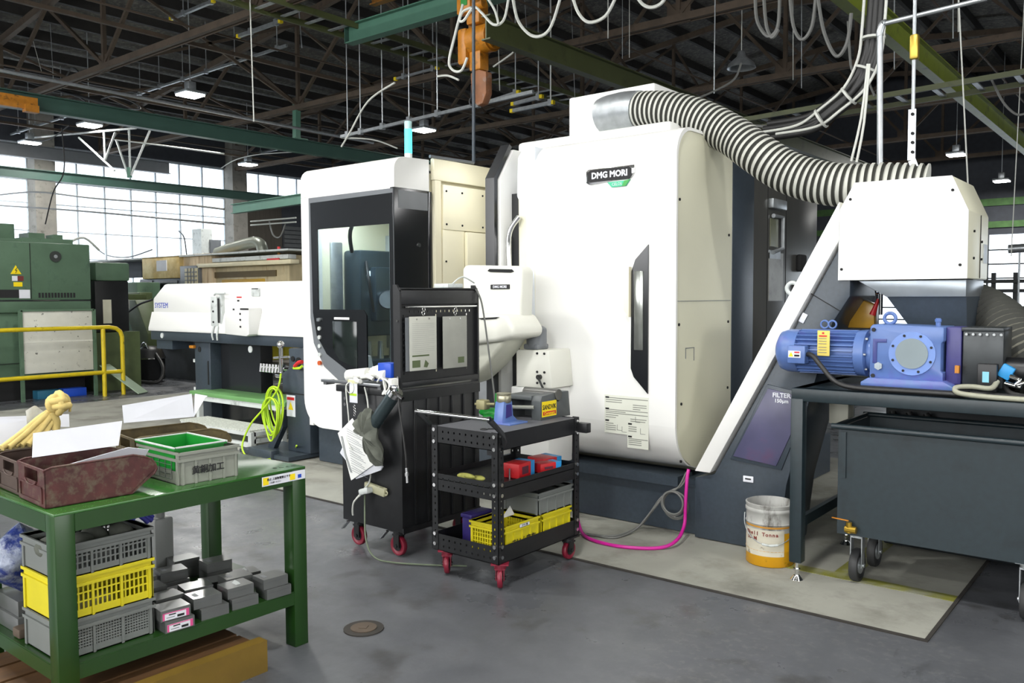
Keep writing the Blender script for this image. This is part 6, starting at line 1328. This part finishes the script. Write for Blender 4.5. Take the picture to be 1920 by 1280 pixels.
one(MB().box(-3.41, -3.33, 3.72, 3.90, .156, .32, .008).box(-3.415, -3.325, 3.71, 3.91, .32, .345, .008), 'purple_case', PURP, 'purple plastic case behind the near yellow crate on the trolley', 'case')
one(MB().poly([(3.72, .36), (3.80, .42), (3.84, .36)], 'yz', -3.10, -3.098), 'paper_bag', WGLOVE, 'crumpled white paper sticking out of the near yellow crate', 'paper')

# ================================================================== GREEN BENCH
BN = thing('green_bench', 'green steel bench with lower shelf in the left foreground', 'bench', (-3.65, 1.9, 0))
bx0, bx1, by0, by1 = -4.05, -3.25, 1.322, 2.455
for x in (bx0+.0375, bx1-.0375):
    for y in (by0+.0375, by1-.0375): MB().box(x-.0375, x+.0375, y-.0375, y+.0375, 0, .845, .003).build('leg', GREEN, BN)
MB().box(bx0, bx1, by0, by1, .842, .852, .002).build('bench_top', GTOP, BN)
k = MB().box(bx1-.03, bx1, by0+.075, by1-.075, .775, .842).box(bx0, bx0+.03, by0+.075, by1-.075, .775, .842).box(bx0+.075, bx1-.075, by0, by0+.03, .775, .842).box(bx0+.075, bx1-.075, by1-.03, by1, .775, .842)
k.build('top_rail', GREEN, BN)
MB().box(bx0+.005, bx1-.005, by0+.005, by1-.005, .262, .268).box(bx1-.035, bx1-.003, by0+.075, by1-.075, .205, .262).box(bx0+.003, bx0+.035, by0+.075, by1-.075, .205, .262).box(bx0+.075, bx1-.075, by0+.003, by0+.035, .205, .262).box(bx0+.075, bx1-.075, by1-.035, by1-.003, .205, .262).build('lower_shelf', GREEN, BN)
st_ = MB().box(bx1, bx1+.001, 2.215, 2.452, .795, .838).build('warning_strip', PAPER, BN)
MB().box(bx1+.001, bx1+.0016, 2.22, 2.25, .80, .834).box(bx1+.001, bx1+.0016, 2.365, 2.395, .80, .828).build('yellow_marks', YLAB, st_)
text('strip_lettering', '禁止 上面物置禁止です', (bx1+.0016, 2.305, .822), .0125, INK, st_, face='+x', bold=.0002)
text('strip_lettering', 'ご注意ください', (bx1+.0016, 2.285, .806), .009, INK, st_, face='+x')
MB().box(bx1+.001, bx1+.0016, 2.41, 2.43, .803, .82).build('blue_mark', BLUEP, st_)
text('bench_scribble', 'ろしくぞ', (-3.31, 2.38, .8525), .03, INK, BN, face='up', tilt=PI/2-.3)
# boat-shaped steel bins on the bench
def boat(w_, L_, h__, m, t=.004):
    k = MB(); pr = [(0, 0), (0, h__), (L_*.06, h__+.008), (L_*.78, h__+.012), (L_*.88, h__*1.0), (L_*.95, h__*.9), (L_*.99, h__*.74), (L_, h__*.6), (L_*.97, h__*.46), (L_*.76, 0)]
    for x in (-w_/2, w_/2-t): k.poly(pr, 'yz', x, x+t)
    k.box(-w_/2, w_/2, 0, L_*.74, 0, t).box(-w_/2, w_/2, 0, t, 0, h__*.62).box(-w_/2, -w_*.25, 0, t, h__*.62, h__).box(w_*.25, w_/2, 0, t, h__*.62, h__)
    k.bar((0, L_*.74, .002), (0, L_*.98, h__*.60), w_, .004)
    for x in (-w_/2+.002, w_/2-.002): k.tube([(x, a_, b_) for a_, b_ in pr[1:-1]], .0045, seg=8)
    k.box(-w_/2, w_/2, -.004, .004, h__-.008, h__+.002).box(-w_*.4, w_*.4, -.005, 0, h__*.10, h__*.14).box(-w_*.4, w_*.4, -.005, 0, h__*.5, h__*.54).box(-w_*.42, -w_*.38, -.005, 0, h__*.1, h__*.5).box(w_*.38, w_*.42, -.005, 0, h__*.1, h__*.5)
    k.tube([(-w_*.22, -.002, h__*.62), (-w_*.1, -.002, h__*.52), (w_*.1, -.002, h__*.52), (w_*.22, -.002, h__*.62)], .004, smooth=3)
    return k
def bin_(w_, L_, h__, m, loc, rz, lab):
    o = boat(w_, L_, h__, m).build('steel_bin', m, None)
    L0 = o.location.copy(); o.data.transform(Matrix.Translation(L0)); o.location = loc; o.rotation_euler = (0, 0, rz); return tag(o, lab, 'bin')
bin_(.29, .43, .145, RUSTRED, (-3.50, 1.345, .855), -.06, 'rusty dark red boat-shaped steel bin, nearest on the bench')
bin_(.27, .46, .135, mat('rusty_dark', '4a3a33', .65, var=.3, scale=8, dirt='5c5346'), (-3.785, 1.37, .855), -.06, 'rusty brown steel bin directly behind the dark red one')
bin_(.28, .46, .14, RUSTBR, (-3.93, 1.93, .855), -.16, 'olive brown rusty steel bin behind the grey crate')
bin_(.27, .46, .13, RUSTBR, (-4.12, 1.36, .855), -.1, 'olive brown bin at the left edge holding white folders')
def sheet(pts, lab, th=.002): 
    k = MB(); t = bmesh.new(); V = [Vector(p) for p in pts]; n = (V[1]-V[0]).cross(V[2]-V[1]).normalized()*th
    a = [t.verts.new(v) for v in V]; b = [t.verts.new(v+n) for v in V]; t.faces.new(a); t.faces.new(b[::-1])
    for i in range(len(a)): t.faces.new((a[i], b[i], b[(i+1) % len(a)], a[(i+1) % len(a)]))
    bmesh.ops.recalc_face_normals(t, faces=t.faces); return one(k.merge(t), 'paper_sheet', PAPER, lab, 'paper')
def A(px, py, x): return ax(px, py, x)
sheet([A(60, 858, -3.56), A(222, 835, -3.56), A(229, 789, -3.60), A(62, 812, -3.60)], 'white work sheet standing in the nearest dark red bin')
sheet([A(100, 878, -3.40), A(268, 862, -3.40), A(279, 842, -3.36), A(240, 838, -3.37)], 'white sheet lying along the edge of the nearest bin')
sheet([A(232, 793, -3.95), A(364, 781, -3.95), A(359, 738, -3.99), A(229, 760, -3.99)], 'white work sheet standing in the olive bin behind the grey crate')
sheet([A(364, 781, -3.96), A(385, 745, -3.98), A(390, 742, -4.0), A(366, 738, -4.0)], 'grey plastic sleeve corner right of the rear work sheet')
sheet([A(-40, 842, -4.05), A(62, 828, -4.05), A(62, 787, -4.08), A(-40, 798, -4.08)], 'white folder in the left edge bin')
sheet([A(-40, 800, -4.18), A(130, 800, -4.18), A(129, 776, -4.2), A(-40, 783, -4.2)], 'farther white folder standing behind the beige cloth')
# tray crates
c = crate(.38, .285, .14, GRYP, None); o = c.build('grey_crate', GRYP, None); tag(o, 'grey crate with black kanji on the bench, holding a green tray', 'crate'); place(o, (-3.508, 2.008, .853), -.03)
k = MB()
for i in range(5): k.box(-.15, .12, -.1425, -.14, .02+i*.02, .022+i*.02)
for i in range(6): k.box(-.15+i*.054, -.148+i*.054, -.1425, -.14, .02, .10)
q = k.build('mesh_ribs', GRYP2, None); q.data.transform(Matrix.Translation(q.location)); q.location = (0, 0, 0); q.parent = o
on_face(o, '黄銅加工', -.01, .055, .038, INK, .1915, bold=.0008)
gt = MB(); w2, d2, z2 = .165, .115, .0
for a_, b_, c_, d_ in ((-w2, w2, -d2, -d2+.004), (-w2, w2, d2-.004, d2), (-w2, -w2+.004, -d2, d2), (w2-.004, w2, -d2, d2)): gt.box(a_, b_, c_, d_, 0, .10)
gt.box(-w2, w2, -d2, d2, 0, .004).box(-w2-.01, w2+.01, -d2-.01, -d2+.002, .09, .10).box(-w2-.01, w2+.01, d2-.002, d2+.01, .09, .10).box(-w2-.01, -w2+.002, -d2, d2, .09, .10).box(w2-.002, w2+.01, -d2, d2, .09, .10)
o = gt.build('green_tray', GRNP, None); tag(o, 'green plastic tray with pale rim nested in the grey crate', 'tray'); place(o, (-3.525, 1.985, .91), -.03)
k = MB().box(-w2-.011, w2+.011, -d2-.012, -d2-.004, .098, .104).box(-w2-.011, w2+.011, d2+.004, d2+.012, .098, .104).box(-w2-.012, -w2-.004, -d2, d2, .098, .104).box(w2+.004, w2+.012, -d2, d2, .098, .104)
q = k.build('pale_rim', WSTEP, None); q.data.transform(Matrix.Translation(q.location)); q.location = (0, 0, 0); q.parent = o
# cloth knot, white gloves and white bag
kn = thing('knotted_cloth', 'beige cloth tied into a knot standing in the bin at left', 'cloth', A(80, 830, -3.9))
pts = [A(40, 835, -3.88), A(62, 812, -3.9), A(85, 785, -3.92), A(95, 772, -3.93)]
k = MB()
for j in range(7): o_ = Vector((0, (j-3)*.016, 0)); k.tube([p+o_*(1.6-i*.45)+Vector((.006*math.sin(j*2), 0, 0)) for i, p in enumerate(pts)], .014, smooth=4, seg=8)
k.tube([A(96, 772, -3.92), A(104, 790, -3.92), A(102, 806, -3.92)], .022, smooth=4, seg=8)
k.build('hanging_part', CLOTH, kn)
k = MB(); kc = A(108, 755, -3.92)
for j in range(6): a_ = j*1.05; k.tor(kc+Vector((.004*j, .012*math.cos(a_), .014*math.sin(a_))), .030, .016, ['X', 'Y', 'Z'][j % 3], 16)
k.sph(kc, .042).tube([kc+Vector((0, .03, -.01)), kc+Vector((0, .055, -.02)), kc+Vector((0, .05, -.045))], .006)
k.build('knot', CLOTH, kn)
one(MB().grid(lambda u, v: A(48+52*u, 770+55*v-10*math.sin(u*5)*(1-v), -4.0)+Vector((.012*math.sin(u*9+v*4), 0, 0)), 10, 8, .003), 'white_work_cloth', WGLOVE, 'white printed cloth glove bag behind the beige knotted cloth', 'cloth')
# lower shelf: stacked crates
for (z, h__, m, cols_, lab) in [(.270, .148, GRYP2, (30, 8), 'dark grey crate with fine mesh, bottom of the shelf stack'), (.419, .165, YEL, (18, 3), 'yellow slotted crate in the middle of the shelf stack'), (.585, .128, GRYP2, (18, 3), 'grey slotted crate on top of the shelf stack')]:
    c = crate(.32, .385, h__, m, cols_); o = c.build('shelf_crate', m, None); tag(o, lab, 'crate'); place(o, (-3.46, 1.535, z))
k = MB()
for i in range(4): k.sph((-3.46+.05*(i % 2), 1.40+.085*i, .675), .055, (1.1, 1.2, .75), rot=(.3*i, .2, i))
one(k, 'grey_rags', GRAG, 'bundle of grey rags filling the top crate of the shelf stack', 'rags')
one(glove(MB(), (-3.55, 1.72, .755), (.3, 1, -.5), (.3, 0, 1)), 'blue_glove', mat('glove_blue', '3d3fa0', .7, var=.1), 'blue rubber glove on the rags of the top crate', 'glove')
bagm = MB().grid(lambda u, v: Vector((-3.86+.11*math.sin(v*PI)*math.cos(2*PI*u)*(1+.12*math.sin(u*31+v*9)), 1.43+.13*math.sin(v*PI)*math.sin(2*PI*u)*(1+.12*math.sin(u*23+v*13)), .40+.30*(1-v))), 28, 14)
one(bagm, 'plastic_bag', BAG, 'crumpled clear bag with blue gloves on the cartons at the left edge', 'bag')
one(MB().box(-4.0, -3.72, 1.36, 1.60, .269, .335, .003).box(-3.98, -3.74, 1.37, 1.58, .336, .40, .003), 'grey_cartons', CARD, 'grey cartons under the clear bag at the left edge', 'carton')
one(MB().box(-3.73, -3.66, 1.34, 1.42, .269, .31, .01), 'brown_part', RUST, 'small brown machined part beside the left end of the shelf stack', 'part')
# canister behind
cn = thing('white_canister', 'white canister with wire handle at the back of the shelf', 'canister', (-3.98, 2.17, .27))
MB().box(-4.03, -3.94, 2.07, 2.17, .268, .56, .012).cyl((-3.985, 2.12, .56), (-3.985, 2.12, .60), .025, seg=16).build('body', mat('canister', '8d8f8d', .4), cn)
MB().tube([(-3.98, 2.08, .56), (-3.97, 2.09, .62), (-3.97, 2.15, .64), (-3.97, 2.22, .61)], .004, smooth=4).tor((-3.95, 2.12, .615), .02, .004, 'X').build('wire_handle', WSTEP, cn)
# small grey cartons on the shelf
cz = .268
def carton(nm, label_):
    c = thing('tool_box', '', 'box'); MB().box(-.05, .05, -.0625, .0625, 0, .046).build('carton', CARD, c)
    MB().box(-.0505, .0505, -.063, .063, .029, .0298).build('lid_line', CARD2, c)
    if label_ == 1:
        q = MB().box(.0502, .0512, -.055, .055, .004, .034).build('printed_label', PAPER, c)
        MB().box(.0512, .0516, -.055, -.047, .004, .034).box(.0512, .0516, .043, .055, .004, .034).box(.0512, .0516, -.055, .055, .030, .034).build('pink_edge', PINK, q)
        MB().box(.0512, .0516, -.03, .0, .022, .027).box(.0512, .0516, .005, .035, .008, .018).box(.0512, .0516, -.04, -.005, .012, .014).build('label_print', INK, q)
    if label_ == 2: MB().box(-.02, .02, -.045, -.025, .046, .0468).build('top_sticker', GRIM, c)
    if label_ == 3: MB().box(-.02, .02, -.008, .012, .04, .052, rot=(.7, 0, 0)).build('paper_flap', WSTEP, c)
    return c
protos = [carton('a', 0), carton('b', 1), carton('c', 2), carton('d', 3)]
used = [0, 0, 0, 0]
spots = [ # x, y of front-right area, level, rot, kind, label
 (-3.30, 1.81, 0, -.08, 1, 'bottom carton of the pair with pink-edged labels'), (-3.31, 1.80, 1, -.12, 1, 'top carton of the pair with pink-edged labels'),
 (-3.31, 1.98, 0, -.10, 0, 'bottom grey carton just right of the pink-labelled pair'), (-3.33, 1.96, 1, -.14, 2, 'stickered carton on top, just right of the pink-labelled pair'),
 (-3.31, 2.13, 0, -.12, 0, 'bottom grey carton of the pair with a raised paper flap'), (-3.33, 2.12, 1, -.10, 3, 'grey carton with raised paper flap near the shelf front'),
 (-3.30, 2.30, 0, -.08, 0, 'bottom grey carton by the right bench leg'), (-3.31, 2.29, 1, -.08, 2, 'taller-standing stickered carton by the right bench leg'),
 (-3.46, 1.86, 0, -.06, 0, 'bottom glossy carton against the crate stack'), (-3.45, 1.85, 1, -.05, 0, 'top glossy pale-lidded carton against the crate stack'),
 (-3.45, 2.03, 0, -.16, 0, 'lower carton of the second row, middle'), (-3.46, 2.0, 1, -.2, 1, 'dark carton lying behind the stickered one with a hidden pink label'),
 (-3.45, 2.20, 0, -.1, 0, 'lower carton under the big stickered one in the second row'), (-3.44, 2.19, 1, -.15, 2, 'big stickered carton standing highest in the second row'),
 (-3.43, 2.36, 0, -.2, 2, 'carton of the second row nearest the right leg'),
 (-3.60, 1.86, 0, -.1, 0, 'bottom carton of the third row against the crates'), (-3.61, 1.86, 1, -.12, 3, 'flapped carton of the third row against the crates'),
 (-3.60, 2.02, 0, -.05, 0, 'open-looking carton in the centre of the third row'), (-3.59, 2.17, 0, -.3, 2, 'pale-lidded carton in the third row, right of centre'),
 (-3.58, 2.33, 0, -.2, 3, 'flapped carton in the third row before the right legs'),
 (-3.76, 1.90, 0, -.1, 0, 'bottom dark carton of the fourth row at left'), (-3.77, 1.90, 1, -.14, 2, 'top dark carton of the fourth row at left'), (-3.75, 2.05, 0, -.12, 3, 'shiny-lidded carton in the fourth row'), (-3.76, 2.05, 1, -.2, 2, 'shiny carton raised on another in the fourth row'),
 (-3.72, 2.26, 0, -.12, 0, 'bottom carton of the fourth row pair at right'), (-3.72, 2.26, 1, -.14, 2, 'top carton of the fourth row pair at right'),
 (-3.90, 2.03, 0, -.1, 2, 'blue-tinted carton at the back by the canister'), (-3.88, 2.18, 0, -.12, 0, 'bottom carton of the pair farthest back'), (-3.88, 2.18, 1, -.12, 0, 'top carton of the pair farthest back'), (-3.92, 1.86, 0, -.1, 0, 'dark carton at the back left behind the crates')]
for x, y, lv, rz, kd, lab in spots:
    L_ = (x, y, cz+.0475*lv)
    if not used[kd]: c = protos[kd]; c.location = L_; c.rotation_euler = (0, 0, rz); c['label'] = lab; c['group'] = 'small grey cartons on the bench shelf'; used[kd] = 1
    else: dup(protos[kd], L_, rz, lab, 'small grey cartons on the bench shelf')
# wooden pallets under the bench
P1 = thing('wooden_pallet', 'brown and yellow wooden pallet half under the green bench', 'pallet', (-3.45, 1.7, 0))
k = MB()
for i in range(5): k.box(-3.95+i*.16, -3.81+i*.16, 1.0, 2.12, .11, .128)
k.build('deck_boards', WOOD, P1)
MB().box(-3.20, -3.14, 1.0, 2.15, .0, .14).build('front_stringer', WOODY, P1); MB().box(-3.60, -3.54, 1.0, 2.12, .0, .11).build('middle_stringer', WOOD, P1); MB().box(-3.95, -3.90, 1.0, 2.12, .0, .11).build('rear_stringer', WOOD, P1)
one(MB().box(-3.10, -2.7, .9, 1.62, .0, .02).box(-3.12, -3.05, .9, 1.62, .0, .10), 'yellow_board', WOODY, 'yellow painted board on the floor before the pallet', 'board')
one(MB().sph((-4.1, 2.62, .05), .07, (1, 1.2, .8)), 'green_bag', GRNP, 'small bright green bag on the floor behind the bench leg', 'bag')
